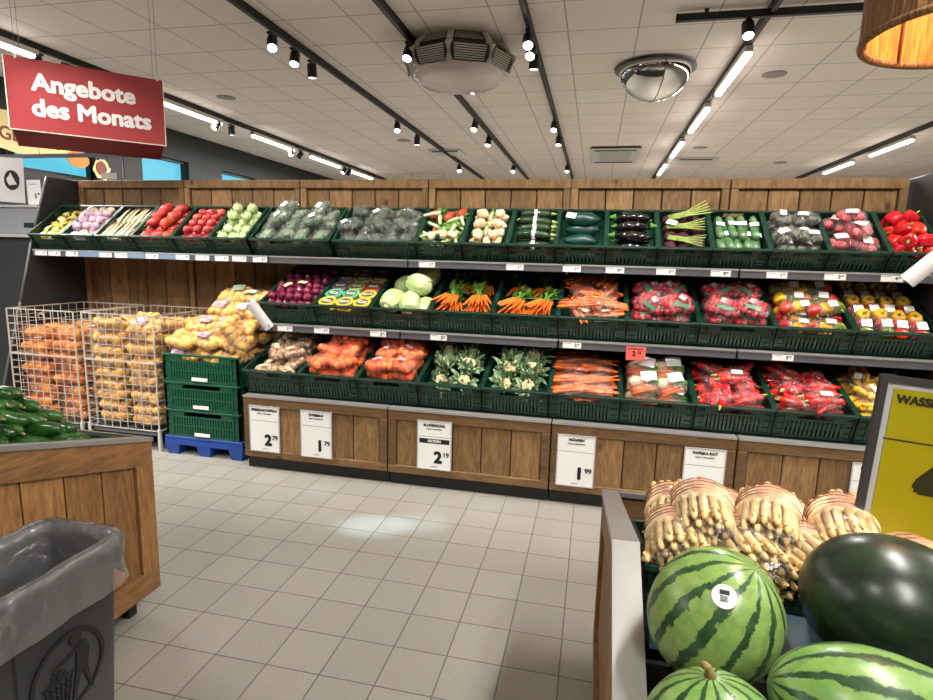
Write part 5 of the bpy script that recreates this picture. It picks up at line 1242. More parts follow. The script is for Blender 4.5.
aw = ['front left corner', 'front, second from the left', 'front centre', 'front, left of the yellow poster', 'front right beside the poster', 'back left', 'back, second from the left', 'back centre', 'back right', 'on top at the centre, turned slightly', 'on top at the right, turned sideways', 'on top at the left']
for (x, y, z, a, b), w in zip(asp, aw):
    spawn(random.choice(PR['aspbag']), 'asparagus_bag', 'clear bag of bound white asparagus, ' + w, 'bag of asparagus', mxa @ T(x, y, z) @ RZ(-a) @ RX(b) @ S(1.14))

# melons
def melon(name, loc, rx, ry, rz, axis, mt, label, sticker=None, stem=False, seed=0):
    q = Vector(axis).normalized().to_track_quat('Z', 'Y').to_matrix().to_4x4()
    me = MB(); prof = [(math.sin(PI*i/28), -math.cos(PI*i/28)) for i in range(29)]; prof[0] = (0, -1); prof[-1] = (0, 1)
    me.lathe([(r_*rx, z_*rz) for r_, z_ in prof], 40, sq=(1, ry/rx), ns=0.003, nsc=9, seed=seed)
    u = thing(name, label, 'watermelon', mx=Matrix.Translation(loc) @ q)
    part('rind', me, mt, u)
    if stem: part('dry_stem', MB().tube([(0, 0, rz-0.004), (0.003, 0, rz+0.012), (0.010, 0, rz+0.016)], 0.005, 8, radii=[0.008, 0.004, 0.005]), 'stalk', u)
    if sticker:
        inv = (Matrix.Translation(loc) @ q).inverted()
        d = Vector(sticker)-Vector(loc); dl = inv.to_3x3() @ d
        k = 1/math.sqrt((dl.x/rx)**2+(dl.y/ry)**2+(dl.z/rz)**2); p = dl*k
        n = Vector((p.x/rx**2, p.y/ry**2, p.z/rz**2)).normalized()
        rm = Matrix.Translation(p+n*0.0012) @ n.to_track_quat('Z', 'Y').to_matrix().to_4x4()
        # keep the sticker's up direction near world up
        upl = inv.to_3x3() @ Vector((0, 0, 1)); xax = upl.cross(n).normalized(); yax = n.cross(xax)
        rm = Matrix(((xax.x, yax.x, n.x, p.x+n.x*0.0012), (xax.y, yax.y, n.y, p.y+n.y*0.0012), (xax.z, yax.z, n.z, p.z+n.z*0.0012), (0, 0, 0, 1)))
        R0 = (rx*ry*rz)**(1/3)
        sb = MB(); vs = [(0, 0, 0.001)]; N = 24; fs = []
        for ring, rr in enumerate((0.009, 0.018)):
            for k2 in range(N):
                a = 2*PI*k2/N; x, y = rr*math.cos(a), rr*math.sin(a); vs.append((x, y, 0.001-(x*x+y*y)/(2*R0)))
        for k2 in range(N): fs += [(0, 1+k2, 1+(k2+1) % N), (1+k2, 1+N+k2, 1+N+(k2+1) % N, 1+(k2+1) % N)]
        sb.add(vs, fs, None, True); st = part('sticker', sb, 'white', u, rm)
        pb = MB(); pb.box((-0.007, 0.002, 0.0012), (0.007, 0.009, 0.0016))
        for k2 in range(6): pb.box((-0.006, -0.008+k2*0.0015, 0.0012), (0.006-0.002*(k2 % 2), -0.0073+k2*0.0015, 0.0015))
        part('sticker_print', pb, 'print', st)
melon('striped_watermelon', (0.226, 0.925, 0.853), 0.106, 0.103, 0.110, (0.45, -0.15, 0.9), 'mel_a', 'round striped watermelon with a white sticker and a yellow patch, in the right bin', sticker=(0.215, 0.80, 0.985))
melon('striped_watermelon', (0.172, 0.640, 0.853), 0.088, 0.088, 0.090, (-0.1, 0.15, 1), 'mel_b', 'striped watermelon with a dry stem, lowest left in the right bin', stem=True, seed=2)
melon('striped_watermelon', (0.382, 0.705, 0.878), 0.084, 0.082, 0.135, (0.93, -0.10, -0.16), 'mel_b', 'oblong striped watermelon lying in front of the dark one', seed=3)
melon('dark_watermelon', (0.495, 0.955, 0.892), 0.118, 0.112, 0.136, (0.95, 0.1, -0.25), 'mel_d', 'large dark green watermelon in front of the yellow poster', sticker=(0.545, 0.85, 1.0), seed=4)
for (x, y, z), w in [((0.225, 0.845, 0.66), 'under the sticker melon'), ((0.16, 0.60, 0.655), 'under the stem melon'), ((0.40, 0.68, 0.67), 'under the oblong melon'), ((0.50, 0.93, 0.68), 'under the dark melon')]:
    pass

# yellow poster in its frame, standing behind the dark melon
def poster():
    w, h = 0.325, 0.425
    o3 = Vector((0.566, 1.30, 0.783)); 
    m = Matrix.Translation(o3) @ RZ(R(-2)) @ RY(R(4.5)) @ RX(R(-6))
    u = thing('framed_poster', 'yellow framed price poster standing behind the dark melon', 'poster', mx=m)
    f = MB(); b = 0.014
    f.box((0, -0.014, 0), (b, 0, h)); f.box((w-b, -0.014, 0), (w, 0, h)); f.box((b, -0.014, 0), (w-b, 0, b)); f.box((b, -0.014, h-b), (w-b, 0, h))
    part('frame', f, 'frame', u); part('inlay', MB().box((b, -0.008, b), (w-b, -0.002, h-b)), 'frame_in', u)
    part('sheet', MB().box((b+0.014, -0.010, b+0.014), (w-b-0.008, -0.008, h-b-0.012)), 'yellow_sign', u)
    part('title_text', textmesh('WASSERMELONE', 0.0235, 0.0014, mt='olive', align='LEFT'), 'olive', u, T(b+0.022, -0.0105, h-b-0.034) @ RX(PI/2))
    part('rule', MB().box((b+0.010, -0.0108, h-0.135), (w-b-0.008, -0.010, h-0.132)), 'olive', u)
    part('price_digit', textmesh('4', 0.20, 0.012, mt='olive'), 'olive', u, T(w*0.47, -0.0105, h*0.50) @ RX(PI/2))
    part('price_cents', textmesh('99', 0.08, 0.003, mt='olive'), 'olive', u, T(w*0.80, -0.0105, h*0.60) @ RX(PI/2))
    part('small_print', textmesh('Klasse I', 0.012, 0.0003, mt='olive'), 'olive', u, T(w*0.5, -0.0105, 0.045) @ RX(PI/2))
    part('pole', MB().tube([(w/2, 0.006, 0.02), (w/2, 0.006, -0.14)], 0.008, 8), 'frame', u)
poster()

# ------------------------------------------------------------------ waste bin with liner
def waste_bin():
    X0, X1, Y0, Y1, H = -1.487, -1.222, 0.62, 1.222, 0.65
    cx, cy = (X0+X1)/2, (Y0+Y1)/2
    u = thing('waste_bin', 'dark grey waste bin with a clear liner and a litter symbol', 'waste bin', (cx, cy, 0))
    def rr(hx, hy, r, n=5):
        pts = []
        for sx, sy, a0 in ((1, 1, 0), (-1, 1, 90), (-1, -1, 180), (1, -1, 270)):
            for i in range(n+1): a = R(a0+90*i/n); pts.append((sx*(hx-r)+r*math.cos(a), sy*(hy-r)+r*math.sin(a)))
        return pts
    hx, hy = (X1-X0)/2, (Y1-Y0)/2
    def ring(sc_, z, off=0.0, fn=None):
        return [(x, y, z if fn is None else fn(x, y)) for x, y in rr(hx*sc_+off, hy*sc_+off, 0.045)]
    def loft(rings, cap0=False, smooth=True):
        mb = MB(); n = len(rings[0]); vs = [p for r_ in rings for p in r_]; fs = []
        for j in range(len(rings)-1):
            for i in range(n): fs.append((j*n+i, j*n+(i+1) % n, (j+1)*n+(i+1) % n, (j+1)*n+i))
        if cap0: fs.append(tuple(range(n))[::-1])
        return mb.add(vs, fs, None, smooth)
    part('body', loft([ring(0.86, 0.0), ring(0.86, 0.0), ring(0.99, H-0.03), ring(1.0, H-0.03), ring(1.03, H-0.028), ring(1.03, H), ring(0.98, H), ring(0.96, H-0.03), ring(0.84, 0.02)], True), 'bin', u)
    part('inner_bottom', MB().box((-hx*0.8, -hy*0.8, 0.015), (hx*0.8, hy*0.8, 0.03)), 'bin', u)
    # ridge beside the symbol
    nz = lambda p, s: noise.noise(Vector(p)*s)
    NR = 150
    def lr(sc_, z, off, amp):
        out = []
        rg_ = ring(sc_, z, off); m_ = []
        for q_, (a_, b_) in enumerate(zip(rg_, rg_[1:]+rg_[:1])):
            ns_ = (46 if q_ % 12 == 11 else 20) if q_ % 6 == 5 else 1
            ns_ = (20, 46)[(q_//6) % 2] if q_ % 6 == 5 else 1
            m_ += [tuple(Vector(a_).lerp(Vector(b_), t_/ns_)) for t_ in range(ns_)]
        for x, y, q in m_:
            k = noise.noise(Vector((x*9, y*9, z*6+2))); k2 = noise.noise(Vector((x*22, y*22, z*10)))
            k3 = noise.noise(Vector((x*40+z*14, y*55, 3))); f3 = 1+0.05*k3*amp
            out.append((x*(1+0.04*k*amp)*f3, y*(1+0.02*k2*amp)*(1+0.012*k3*amp), z+0.014*k*amp+0.004*k3*amp))
        return out
    outer = [lr(1.0, H-0.13, 0.014, 1.2), lr(1.0, H-0.10, 0.013, 1), lr(1.01, H-0.05, 0.012, .8), lr(1.03, H-0.01, 0.009, .5), lr(1.03, H+0.010, 0.003, .4), lr(1.0, H+0.012, -0.004, .4), lr(0.96, H-0.02, -0.008, .8), lr(.94, H-0.10, -0.012, 1.6), lr(.91, H-0.2, -0.016, 2.2), lr(.88, H-0.33, -0.02, 2.5), lr(.80, H-0.46, -0.02, 2.5)]
    lm = loft(outer); n = len(outer[0]); lm.add(outer[-1], [tuple(range(n))])
    part('liner', lm, 'liner', u)
    # litter symbol on the +x face (plane leans outwards with height)
    def onface(y, z): 
        k = 0.86+0.13*z/(H-0.03); return Vector((hx*k+0.0015, y, z))
    sy = (1.035-cy); sz = 0.370
    lg = MB(); Rr = 0.104
    ang = math.atan2(hx*0.13, H-0.03)
    def P(a, b): return onface(sy+a, sz+b)
    def poly(mb, pts, th=0.003):
        n = len(pts); a = [P(*p) for p in pts]; b = [P(*p)+Vector((th, 0, 0)) for p in pts]
        mb.add([tuple(v) for v in a+b], [tuple(range(n, 2*n)), tuple(range(n))[::-1]]+[(i, (i+1) % n, (i+1) % n+n, i+n) for i in range(n)])
    N = 48
    for i in range(N):
        a0, a1 = 2*PI*i/N, 2*PI*(i+1)/N
        poly(lg, [(Rr*math.cos(a0), Rr*math.sin(a0)), (Rr*math.cos(a1), Rr*math.sin(a1)), ((Rr-.011)*math.cos(a1), (Rr-.011)*math.sin(a1)), ((Rr-.011)*math.cos(a0), (Rr-.011)*math.sin(a0))])
    part('symbol_ring', lg, 'binlogo', u)
    fg = MB()
    poly(fg, [(0.022+0.017*math.cos(2*PI*i/14), 0.075+0.017*math.sin(2*PI*i/14)) for i in range(14)])
    poly(fg, [(0.052, 0.052), (0.060, 0.035), (0.052, -0.015), (0.030, -0.022), (0.018, -0.010), (0.024, 0.052)])
    poly(fg, [(0.030, 0.052), (0.024, 0.038), (-0.042, 0.022), (-0.047, 0.030)])
    poly(fg, [(0.050, -0.010), (0.036, -0.02), (0.058, -0.088), (0.064, -0.088)])
    poly(fg, [(0.034, -0.014), (0.018, -0.012), (0.004, -0.082), (0.012, -0.086)])
    poly(fg, [(-0.02, 0.022), (-0.03, 0.022), (-0.034, 0.005), (-0.024, 0.003)])
    part('symbol_person', fg, 'binlogo', u)
    bk = MB()
    for i in range(6):
        t = i/5; x0, x1 = -0.066+0.072*t, -0.052+0.044*t; poly(bk, [(x0-.0015, -0.008), (x0+.0015, -0.008), (x1+.0015, -0.09), (x1-.0015, -0.09)])
    for j in range(7):
        z = -0.008-0.0135*j; k = j/6; poly(bk, [(-0.066+0.014*k, z), (0.006-.014*k, z), (0.006-.014*k, z-0.003), (-0.066+0.014*k, z-0.003)])
    poly(bk, [(-0.070, -0.002), (0.010, -0.002), (0.010, -0.009), (-0.070, -0.009)])
    poly(bk, [(-0.05, 0.018), (-0.012, 0.018), (-0.004, 0.0), (-0.056, 0.0), (-0.052, 0.006), (-0.014, 0.006), (-0.018, 0.012), (-0.048, 0.012)])
    part('symbol_basket', bk, 'binlogo', u)
    rb = MB(); 
    for y in (-0.27*0+(0.905-cy),): rb.add([tuple(onface(y-.003, .02)), tuple(onface(y+.003, .02)), tuple(onface(y+.003, .60)), tuple(onface(y-.003, .60))], [(0, 1, 2, 3)])
    part('face_groove', rb, 'binlogo', u)
waste_bin()

# ------------------------------------------------------------------ hanging sign
def sign():
    d = Vector((.7071, .7071, 0)); nrm = Vector((.7071, -.7071, 0)); k = 4.9
    c0 = nrm*(-k)
    base = Vector((c0.x, c0.y, CAMH))
    m = Matrix(((d.x, -nrm.x, 0, base.x), (d.y, -nrm.y, 0, base.y), (0, 0, 1, base.z), (0, 0, 0, 1)))
    u = thing('hanging_sign', 'red hanging sign reading Angebote des Monats', 'sign', mx=m)
    w0, w1, z0, z1 = -0.45, 0.452, 0.75, 1.20; dp = 0.17; zb = 0.665
    part('front_board', MB().box((w0, 0, z0), (w1, 0.012, z1)), 'red', u)
    part('back_board', MB().box((w0, 2*dp, z0), (w1, 2*dp+0.012, z1)), 'red', u)
    bt = MB(); bt.add([(w0+.01, 0.004, z0), (w1-.01, 0.004, z0), (w1-.02, dp, zb), (w0+.02, dp, zb), (w1-.01, 2*dp, z0), (w0+.01, 2*dp, z0)], [(0, 1, 2, 3), (3, 2, 4, 5), (0, 3, 5), (1, 4, 2)])
    part('folded_underside', bt, 'red_shade', u)
    e = MB()
    for y in (0.0, 2*dp):
        e.box((w0-.006, y-.002, z0-.004), (w0, y+.014, z1+.004)); e.box((w1, y-.002, z0-.004), (w1+.006, y+.014, z1+.004)); e.box((w0, y-.001, z0-.005), (w1, y+.013, z0))
    part('board_edges', e, 'white_edge', u)
    part('sign_text', textmesh('Angebote', 0.150, 0.0062, mt='white'), 'white', u, T(-0.02, -0.0015, 1.055) @ RX(PI/2))
    part('sign_text', textmesh('des Monats', 0.150, 0.0062, mt='white'), 'white', u, T(0.02, -0.0015, 0.895) @ RX(PI/2))
    wz = 3.40-CAMH
    for x in (w0+.06, w1-.03): 
        for y in (0.006, 2*dp+.006): part('wire', MB().tube([(x, y, z1), (x, y, wz)], 0.0015, 5), 'rail', u); 
        part('clip', MB().box((x-.006, -.002, z1-.01), (x+.006, .014, z1+.025)), 'white_edge', u)
sign()

# ------------------------------------------------------------------ ceiling: tracks, spots, tubes
ZT = 3.335
def spot(x, y, yaw, tilt, label, parent_z=ZT, size=1.0, lit=True):
    u = thing('track_spot', label, 'spotlight', (x, y, parent_z-0.02), 'black track spots')
    part('adapter', MB().box((-0.018, -0.06, -0.018), (0.018, 0.06, 0.0)), 'black', u)
    part('neck', MB().tube([(0, 0, -0.018), (0, 0, -0.055)], 0.009, 8), 'black', u)
    m = T(0, 0, -0.075) @ RZ(yaw) @ RX(tilt)
    h = part('lamp_head', MB().lathe([(0, 0.05), (0.042, 0.05), (0.046, 0.045), (0.046, -0.08), (0.041, -0.08), (0.040, -0.076), (0, -0.076)], 20, smooth=False), 'black', u, m)
    part('lens', MB().lathe([(0.0395, -0.0765), (0.03, -0.079), (0, -0.0815)], 20), 'spotface', h)
def track(x, y0, y1, label):
    u = thing('light_track', label, 'light track', (x, y0, 3.40), 'black ceiling light tracks')
    part('rail_body', MB().box((-0.018, 0, -0.065), (0.018, y1-y0, 0)).box((-0.024, 0, -0.006), (0.024, y1-y0, 0)), 'black', u)
def tube(x, y0, y1, label, group):
    u = thing('linear_lamp', label, 'linear lamp', (x, y0, ZT-0.003), group)
    part('housing', MB().box((-0.035, 0, -0.052), (0.035, y1-y0, 0), None, 0.004), 'ac', u)
    part('diffuser', MB().box((-0.033, 0.015, -0.085), (0.033, y1-y0-0.015, -0.052), None, 0.01), 'lamp', u)
tr = [(-5.55, 'black light track nearest the dark window wall'), (-2.90, 'black light track left of the white air unit'), (-1.77, 'black light track passing the white air unit'), (-0.67, 'black light track between the air unit and the mirror dome'),
      (1.21, 'black light track with linear lamps right of the mirror dome'), (4.35, 'black light track far right with two linear lamps')]
for x, l in tr: track(x, -3.0, 14.9, l)
u = thing('light_track', 'short black light track running crosswise at the upper right', 'light track', (0.52, 5.14, 3.40))
part('rail_body', MB().box((0, -0.02, -0.085), (1.72, 0.02, -0.03)).box((0.2, -0.01, -0.03), (0.23, 0.01, 0)).box((1.4, -0.01, -0.03), (1.43, 0.01, 0)), 'black', u)
part('end_cap', MB().box((-0.012, -0.022, -0.087), (0, 0.022, -0.028)), 'black', u)
SP = {-2.90: [(4.87, -.5, .7), (5.26, -.3, .5), (5.60, 3, 0.1), (8.15, -.3, .6), (9.09, 2.6, .05), (12.0, -.3, .6)],
      -1.77: [(5.27, .1, .55), (5.60, 3.2, .2), (8.2, .1, .6), (9.26, .3, .35), (12.1, .1, .6)],
      -0.67: [(5.14, -.15, .7), (5.40, .1, .7), (5.64, 3.0, .1), (8.3, .1, .5), (9.29, .1, .25), (12.1, .1, .5)],
      -5.55: [(4.96, 2.8, .3), (5.3, 2.8, .1), (7.75, .4, .7), (8.1, 2.8, .1), (9.85, -.6, .3), (10.2, 1.5, .6), (12.15, .5, .7), (12.4, 1.8, .7)],
      1.21: [(14.1, 3.1, .2)]}
for x, l in SP.items():
    for i, (y, yaw, tl) in enumerate(l):
        spot(x, y, -yaw, -tl, 'black spot, %s along %s' % (['first', 'second', 'third', 'fourth', 'fifth', 'sixth', 'seventh', 'eighth'][i], {-2.90: 'the track left of the air unit', -1.77: 'the track at the air unit', -0.67: 'the track left of the mirror dome', -5.55: 'the track by the window wall', 1.21: 'the track with linear lamps'}[x]))
spot(1.05, 5.14, 0, -.5, 'lit black spot on the short crosswise track')
u = thing('light_track', 'long black crosswise light track above the aisle in front of the produce wall', 'light track', (-4.3, 2.62, 3.40))
part('rail_body', MB().box((0, -0.018, -0.065), (6.3, 0.018, 0)), 'black', u)
for x in [-4.0, -3.3, -2.6, -1.9, -1.2, -0.5, 0.2, 0.9, 1.6]: spot(x, 2.62, PI, -.5, 'black spot on the long crosswise track, aimed at the produce wall')
for y in (-0.6, 1.2):
    for x in (-2.90, -1.77, -0.67, 1.21): spot(x, y, 0.0 if x > 0 else 0.1, .5 if y > 1 else .7, 'black track spot on a near stretch of track, lighting the produce wall')
seen = 0
for i, (x, y) in enumerate(TUBES):
    where = {-5.55: 'along the window wall', 1.20: 'right of the mirror dome', 4.44: 'at the far right'}[x]
    xx = {-5.55: -5.55, 1.20: 1.21, 4.44: 4.385}[x]
    tube(xx, y-0.66, y+0.66, 'glowing linear lamp ' + where + ', ' + ('%s from the near end' % ['first', 'second', 'third', 'fourth', 'fifth', 'sixth', 'seventh'][[t for t in TUBES if t[0] == x].index((x, y))]), 'linear lamps ' + where)

# four-way air unit hanging under the ceiling
def air_unit():
    u = thing('air_unit', 'white faceted air unit with louvred sides under the ceiling', 'air conditioner', (-1.38, 5.60, 3.40))
    def ring(r, z, rot=R(2), n=8, sy=.92): return [(r*math.cos(rot+2*PI*i/n), sy*r*math.sin(rot+2*PI*i/n), z) for i in range(n)]
    N = 8; tiers = [(0.39, 0.0), (0.46, -0.085), (0.46, -0.11), (0.52, -0.135), (0.465, -0.27)]
    sh = MB(); rings = [ring(r, z) for r, z in tiers]
    sh.add([p for r_ in rings for p in r_], [(j*N+i, j*N+(i+1) % N, (j+1)*N+(i+1) % N, (j+1)*N+i) for j in range(len(rings)-1) for i in range(N)])
    part('shell', sh, 'acd', u)
    for (r0, z0, r1, z1, ns_, nm) in ((0.39, -0.005, 0.46, -0.083, 4, 'upper_louvres'), (0.52, -0.14, 0.465, -0.265, 7, 'lower_louvres')):
        for i in range(N):
            a = R(2)+2*PI*i/N; b = a+2*PI/N; lv = MB()
            for q in range(ns_):
                t0 = (q+0.15)/ns_; t1 = (q+0.6)/ns_
                ps = []
                for t, o in ((t0, .012), (t1, .012), (t1, .002), (t0, .002)):
                    r = r0+(r1-r0)*t+o; z = z0+(z1-z0)*t
                    for an, s in ((a, .12), (b, -.12)):
                        an2 = an+s*(2*PI/N) 
                        f_ = math.cos(PI/N)/math.cos((an2-(a+b)/2)); ps.append((r*f_*math.cos(an2), .92*r*f_*math.sin(an2), z))
                lv.add(ps, [(0, 1, 3, 2), (2, 3, 5, 4), (4, 5, 7, 6), (6, 7, 1, 0), (0, 2, 4, 6), (1, 7, 5, 3)])
            part('louvre_panel', lv, 'ac', u)
    for i in range(N):
        st = MB(); st.tube([(Vector(rings[j][i]).x*1.01, Vector(rings[j][i]).y*1.01, rings[j][i][2]) for j in range(len(tiers))], 0.03, 6, smooth=False)
        part('corner_post', st, 'ac', u)
    bp = MB(); bp.add(ring(0.48, -0.27)+ring(0.40, -0.31), [(i, (i+1) % N, (i+1) % N+N, i+N) for i in range(N)]+[tuple(range(N, 2*N))[::-1]])
    part('bottom_plate', bp, 'ac', u)
    part('drip_tray', MB().lathe([(0.43, -0.28), (0.43, -0.31), (0.35, -0.36), (0.2, -0.38), (0, -0.385)], 28, ns=0.012, nsc=9), 'tray', u)
air_unit()
u = thing('mirror_dome', 'convex mirror dome hanging under the ceiling', 'mirror', (0.478, 6.50, 3.37))
part('dome', MB().lathe([(0.36*math.cos(a), -0.30*math.sin(a)) for a in [PI/2*i/16 for i in range(16)]]+[(0, -0.30)], 40), 'mirror', u)
part('flange', MB().lathe([(0.35, 0.0), (0.39, 0.005), (0.405, 0.0), (0.39, -0.012), (0.355, -0.008)], 40), 'rail', u)
part('top_plate', MB().lathe([(0, 0.012), (0.39, 0.006), (0.39, 0.0), (0, 0.0)], 40), 'rail', u)
part('mount', MB().lathe([(0.03, 0.03), (0.03, 0.0)], 10), 'rail', u)
part('seam', MB().tube([(0.361*math.cos(a)*.2, -0.361*math.cos(a), -0.302*math.sin(a)) for a in [PI*i/16 for i in range(17)]], 0.004, 5), 'rail', u)
# far cassette units, vents and speakers
u = thing('cassette_unit', 'flat white ceiling cassette with a dark slot, far behind the mirror dome', 'air conditioner', (0.23, 11.5, 3.40))
part('panel', MB().box((-0.45, -0.75, -0.045), (0.45, 0.75, 0), None, .01), 'ac', u)
part('slot', MB().box((-0.36, -0.68, -0.05), (0.36, -0.58, -0.045)), 'acd', u); part('slot', MB().box((-0.36, 0.58, -0.05), (0.36, 0.68, -0.045)), 'acd', u)
part('grille', MB().box((-0.28, -0.45, -0.052), (0.28, 0.45, -0.045)), 'frame_in', u)
part('housing_gap', MB().box((-0.42, -0.8, -0.03), (0.42, -0.75, 0)), 'acd', u)
u = thing('cassette_unit', 'open flap of a flush ceiling cassette, far right of the mirror dome', 'air conditioner', (1.75, 12.3, 3.40))
part('panel', MB().box((-0.4, -0.4, -0.03), (0.4, 0.4, 0)), 'ac', u); part('slot', MB().box((-0.3, -0.36, -0.036), (0.3, -0.26, -0.03)), 'acd', u)
u = thing('cassette_unit', 'flush dark-slotted ceiling cassette far behind the third track', 'air conditioner', (-2.9, 11.0, 3.40))
part('panel', MB().box((-0.3, -0.3, -0.03), (0.3, 0.3, 0)), 'ac', u); part('slot', MB().box((-0.25, -0.25, -0.036), (0.25, -0.15, -0.03)), 'acd', u)
for x, y, w in ((1.71, 6.9, 'nearest, right of the linear lamps'), (1.65, 10.93, 'far, right of the linear lamps'), (-4.85, 6.99, 'beside the window-wall track'), (-3.4, 9.9, 'left of the second track'), (3.4, 12.6, 'farthest at the right')):
    u = thing('ceiling_speaker', 'round grey ceiling speaker, ' + w, 'speaker', (x, y, 3.40)); part('grille', MB().lathe([(0.12, 0), (0.12, -0.008), (0.10, -0.012), (0, -0.013)], 24), mat('speaker_grille', (150, 142, 136), .6), u)
# rattan pendant shade
def shade():
    u = thing('pendant_lamp', 'woven rattan drum pendant lamp glowing orange inside', 'pendant lamp', (1.205, 2.335, 2.2))
    r = 0.345; h = 0.36
    ob = MB(); N = 96
    def prof_ring(rad, z, rip): return [((rad+rip*(i % 2))*math.cos(2*PI*i/N), (rad+rip*(i % 2))*math.sin(2*PI*i/N), z) for i in range(N)]
    rings = [prof_ring(r, 0.0, .004), prof_ring(r*0.99, h, .004)]
    ob.add([p for q in rings for p in q], [(i, (i+1) % N, N+(i+1) % N, N+i) for i in range(N)])
    part('outer_weave', ob, 'rattan', u)
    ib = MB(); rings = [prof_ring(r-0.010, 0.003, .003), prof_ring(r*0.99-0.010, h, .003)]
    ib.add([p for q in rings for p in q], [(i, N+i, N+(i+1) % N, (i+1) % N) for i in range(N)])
    part('inner_weave', ib, 'rattan_lit', u)
    part('bottom_hoop', MB().tube([((r-0.004)*math.cos(a), (r-0.004)*math.sin(a), 0.0) for a in [2*PI*i/64 for i in range(65)]], 0.014, 8, cap=False), 'rattan', u)
    part('top_hoop', MB().tube([((r*.99-0.004)*math.cos(a), (r*.99-0.004)*math.sin(a), h) for a in [2*PI*i/64 for i in range(65)]], 0.012, 8, cap=False), 'rattan', u)
    rb = MB()
    for i in range(8): a = 2*PI*i/8+0.35; rb.tube([((r-.016)*math.cos(a), (r-.016)*math.sin(a), 0.0), ((r*.99-.016)*math.cos(a), (r*.99-.016)*math.sin(a), h)], 0.006, 6)
    part('ribs', rb, 'brownp', u)
    sp = MB()
    for i in range(3): a = 2*PI*i/3; sp.tube([(0, 0, h-.02), (r*.98*math.cos(a), r*.98*math.sin(a), h)], 0.005, 6)
    part('spider', sp, 'black', u)
    part('bulb', MB().ball((0, 0, h-0.13), 0.04, 14, 10), emis('warm_bulb', (255, 190, 110), 18), u)
    part('socket', MB().tube([(0, 0, h-.095), (0, 0, h-.01)], 0.02, 10), 'black', u)
    part('cord', MB().tube([(0, 0, h-.01), (0, 0, 1.2)], 0.004, 6), 'black', u)
    light('pendant_bulb_light', 'POINT', (1.205, 2.335, 2.2+h-0.13), 14, (1, 0.62, 0.3), shadow_soft_size=0.06)
shade()

# ------------------------------------------------------------------ left corner: neighbouring counter, posters, boxes
u = thing('service_counter', 'dark grey counter cabinet left of the produce wall', 'cabinet', (-6.6, 3.95, 0))
part('body', MB().box((0, 0, 0), (2.30, 0.5, 1.485)), 'dark', u); part('counter_top', MB().box((0, -0.03, 1.487), (2.31, 0.52, 1.512)), 'frame_in', u)
part('front_panel', MB().box((0.02, -0.008, 0.02), (2.29, -0.002, 1.20)), mat('charcoal_panel', (52, 54, 56), .5), u)
u = thing('storage_box', 'translucent grey plastic box on the counter', 'box', (-5.22, 4.08, 1.513))
part('box', MB().box((0, 0, 0), (0.52, 0.30, 0.23), None, .01), mat('grey_translucent_plastic', (140, 142, 146), .3), u); part('rim', MB().box((-.01, -.01, 0.23), (0.53, 0.31, 0.25)), 'frame_in', u)
part('blue_clip', MB().box((0.02, -0.012, 0.10), (0.07, -0.001, 0.235)), mat('blue_plastic_clip', (60, 110, 210), .4), u)
part('side_print', MB().box((0.36, -0.003, 0.06), (0.50, -0.0005, 0.10)), 'print', u)
u = thing('notice_card', 'pale grey hanging notice with a round dark emblem', 'card', mx=T(-5.22, 4.16, 1.80) @ RY(R(3)))
part('sheet', MB().box((0, 0, 0), (0.30, 0.004, 0.38)), 'white_card', u)
rg = MB()
for i in range(28):
    a0, a1 = 2*PI*i/28, 2*PI*(i+1)/28
    rg.add([(.17+.085*math.cos(a0), -.001, .19+.085*math.sin(a0)), (.17+.085*math.cos(a1), -.001, .19+.085*math.sin(a1)), (.17, -.001, .19)], [(0, 1, 2)])
part('emblem_disc', rg, 'print', u)
part('emblem_wedge', MB().add([(.115, -.0025, .185), (.135, -.0025, .215), (.16, -.0025, .255), (.225, -.0025, .155), (.14, -.0025, .145)], [(0, 4, 3, 2, 1)]).ball((.14, -.0025, .19), (.024, .001, .03), 10, 6), 'white_card', u)
u = thing('price_card', 'small white card with the figure 1 hanging left of the produce wall', 'price card', (-4.91, 4.18, 1.775))
part('sheet', MB().box((0, 0, 0), (0.148, 0.003, 0.21)), 'white', u)
part('price_digit', textmesh('1', 0.06, 0.003), 'print', u, T(0.09, -0.001, 0.07) @ RX(PI/2)); part('price_cents', textmesh('49', 0.026, 0.0008), 'print', u, T(0.12, -0.001, 0.09) @ RX(PI/2))
part('title_line', MB().box((.03, -.001, .172), (.11, -.0002, .176)), 'print', u)
u = thing('card_rail', 'thin grey rail carrying the cards above the counter', 'rail', (-5.6, 4.28, 2.19))
part('bar', MB().box((0, 0, 0), (1.75, 0.03, 0.03)), 'rail', u)
for x in (0.1, 1.6): part('post', MB().tube([(x, .015, 0), (x, .015, -0.68)], 0.008, 8), 'rail', u)
for x in (.4, .75, 1.1, 1.45): part('hook', MB().tube([(x, -.002, 0.02), (x, -.006, 0.08)], 0.0025, 5), 'rail', u)
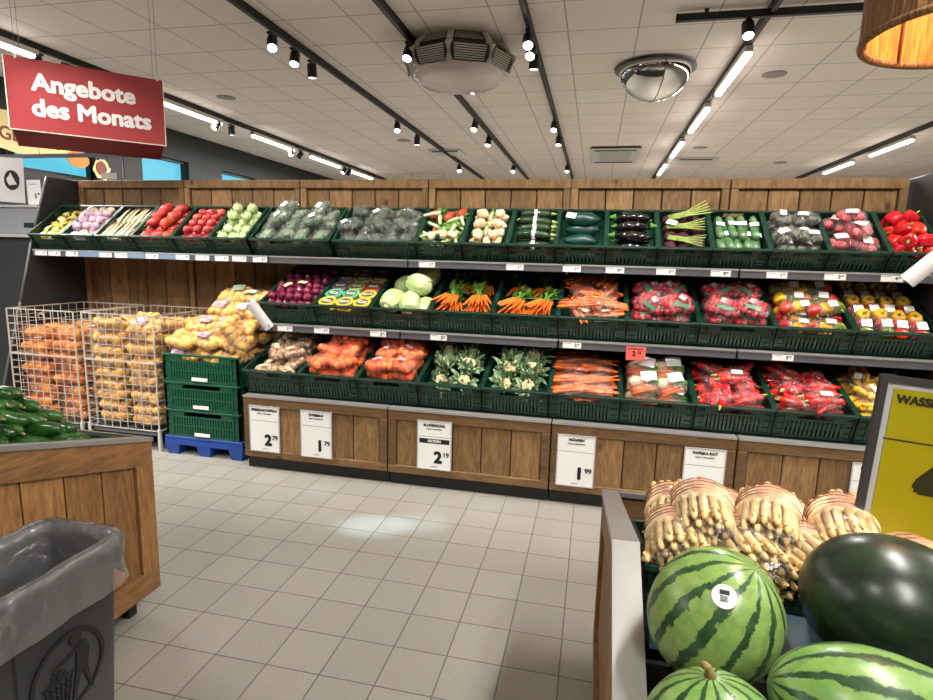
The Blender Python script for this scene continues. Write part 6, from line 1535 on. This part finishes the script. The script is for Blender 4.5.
o = part('pale_tag', MB().box((-.06, 0, 0), (.09, .004, .05)), 'white_card', None, T(-3.96, 4.075, 1.975)); tag(o, 'small blank pale tag standing on the left end of the wood top', 'tag')
# wall poster with the shop lettering and fruit shapes
u = thing('wall_poster', 'cream cut-out banner with brown letters and fruit on the window wall', 'banner', (-6.98, 5.2, 2.35))
def yzshape(pts, x0, th=.012):
    n = len(pts); mb = MB(); mb.add([(x0, y, z) for y, z in pts]+[(x0+th, y, z) for y, z in pts], [tuple(range(n))[::-1], tuple(range(n, 2*n))]+[(i, (i+1) % n, (i+1) % n+n, i+n) for i in range(n)]); return mb
def blob(cy, cz, ry_, rz_, n=26, ns=.06, sd=0): return [(cy+ry_*math.cos(2*PI*i/n)*(1+ns*noise.noise(Vector((i*.7, sd, 0)))), cz+rz_*math.sin(2*PI*i/n)*(1+ns*2*noise.noise(Vector((sd, i*.7, 0))))) for i in range(n)]
part('cream_board', yzshape(blob(0.75, 0.42, 0.78, 0.24, sd=1), 0), 'cream_poster', u)
part('letters', textmesh('GEMÜSE', 0.215, 0.005, mt='brownp'), 'brownp', u, T(0.016, 0.84, 0.38) @ RZ(PI/2) @ RX(PI/2))
part('orange_shape', yzshape(blob(1.50, 0.24, 0.17, 0.11, sd=3), .014), 'orangep', u)
part('fruit_outline', yzshape(blob(1.88, 0.16, 0.14, 0.14, sd=5, ns=.3), .012), 'cream_poster', u)
part('red_shape', yzshape(blob(1.86, 0.18, 0.09, 0.09, sd=6, ns=.3), .026), 'brownp', u)
part('mount', MB().box((-0.12, 0.3, 0.38), (0.0, 0.34, 0.42)).box((-0.12, 1.2, 0.38), (0.0, 1.24, 0.42)), 'black', u)
# dark sign far behind the wood top
u = thing('hanging_sign', 'small black sign with red letters far behind the produce wall', 'sign', (-4.05, 13.5, 2.95))
part('board', MB().box((-0.5, 0, -0.1), (0.5, 0.03, 0.27)), 'black', u); part('sign_text', textmesh('GRILL', 0.2, 0.004, mt='lbl_red'), 'lbl_red', u, T(0, -0.003, 0.09) @ RX(PI/2))
for x in (-.4, .4): part('wire', MB().tube([(x, .015, .27), (x, .015, .45)], 0.003, 5), 'rail', u)
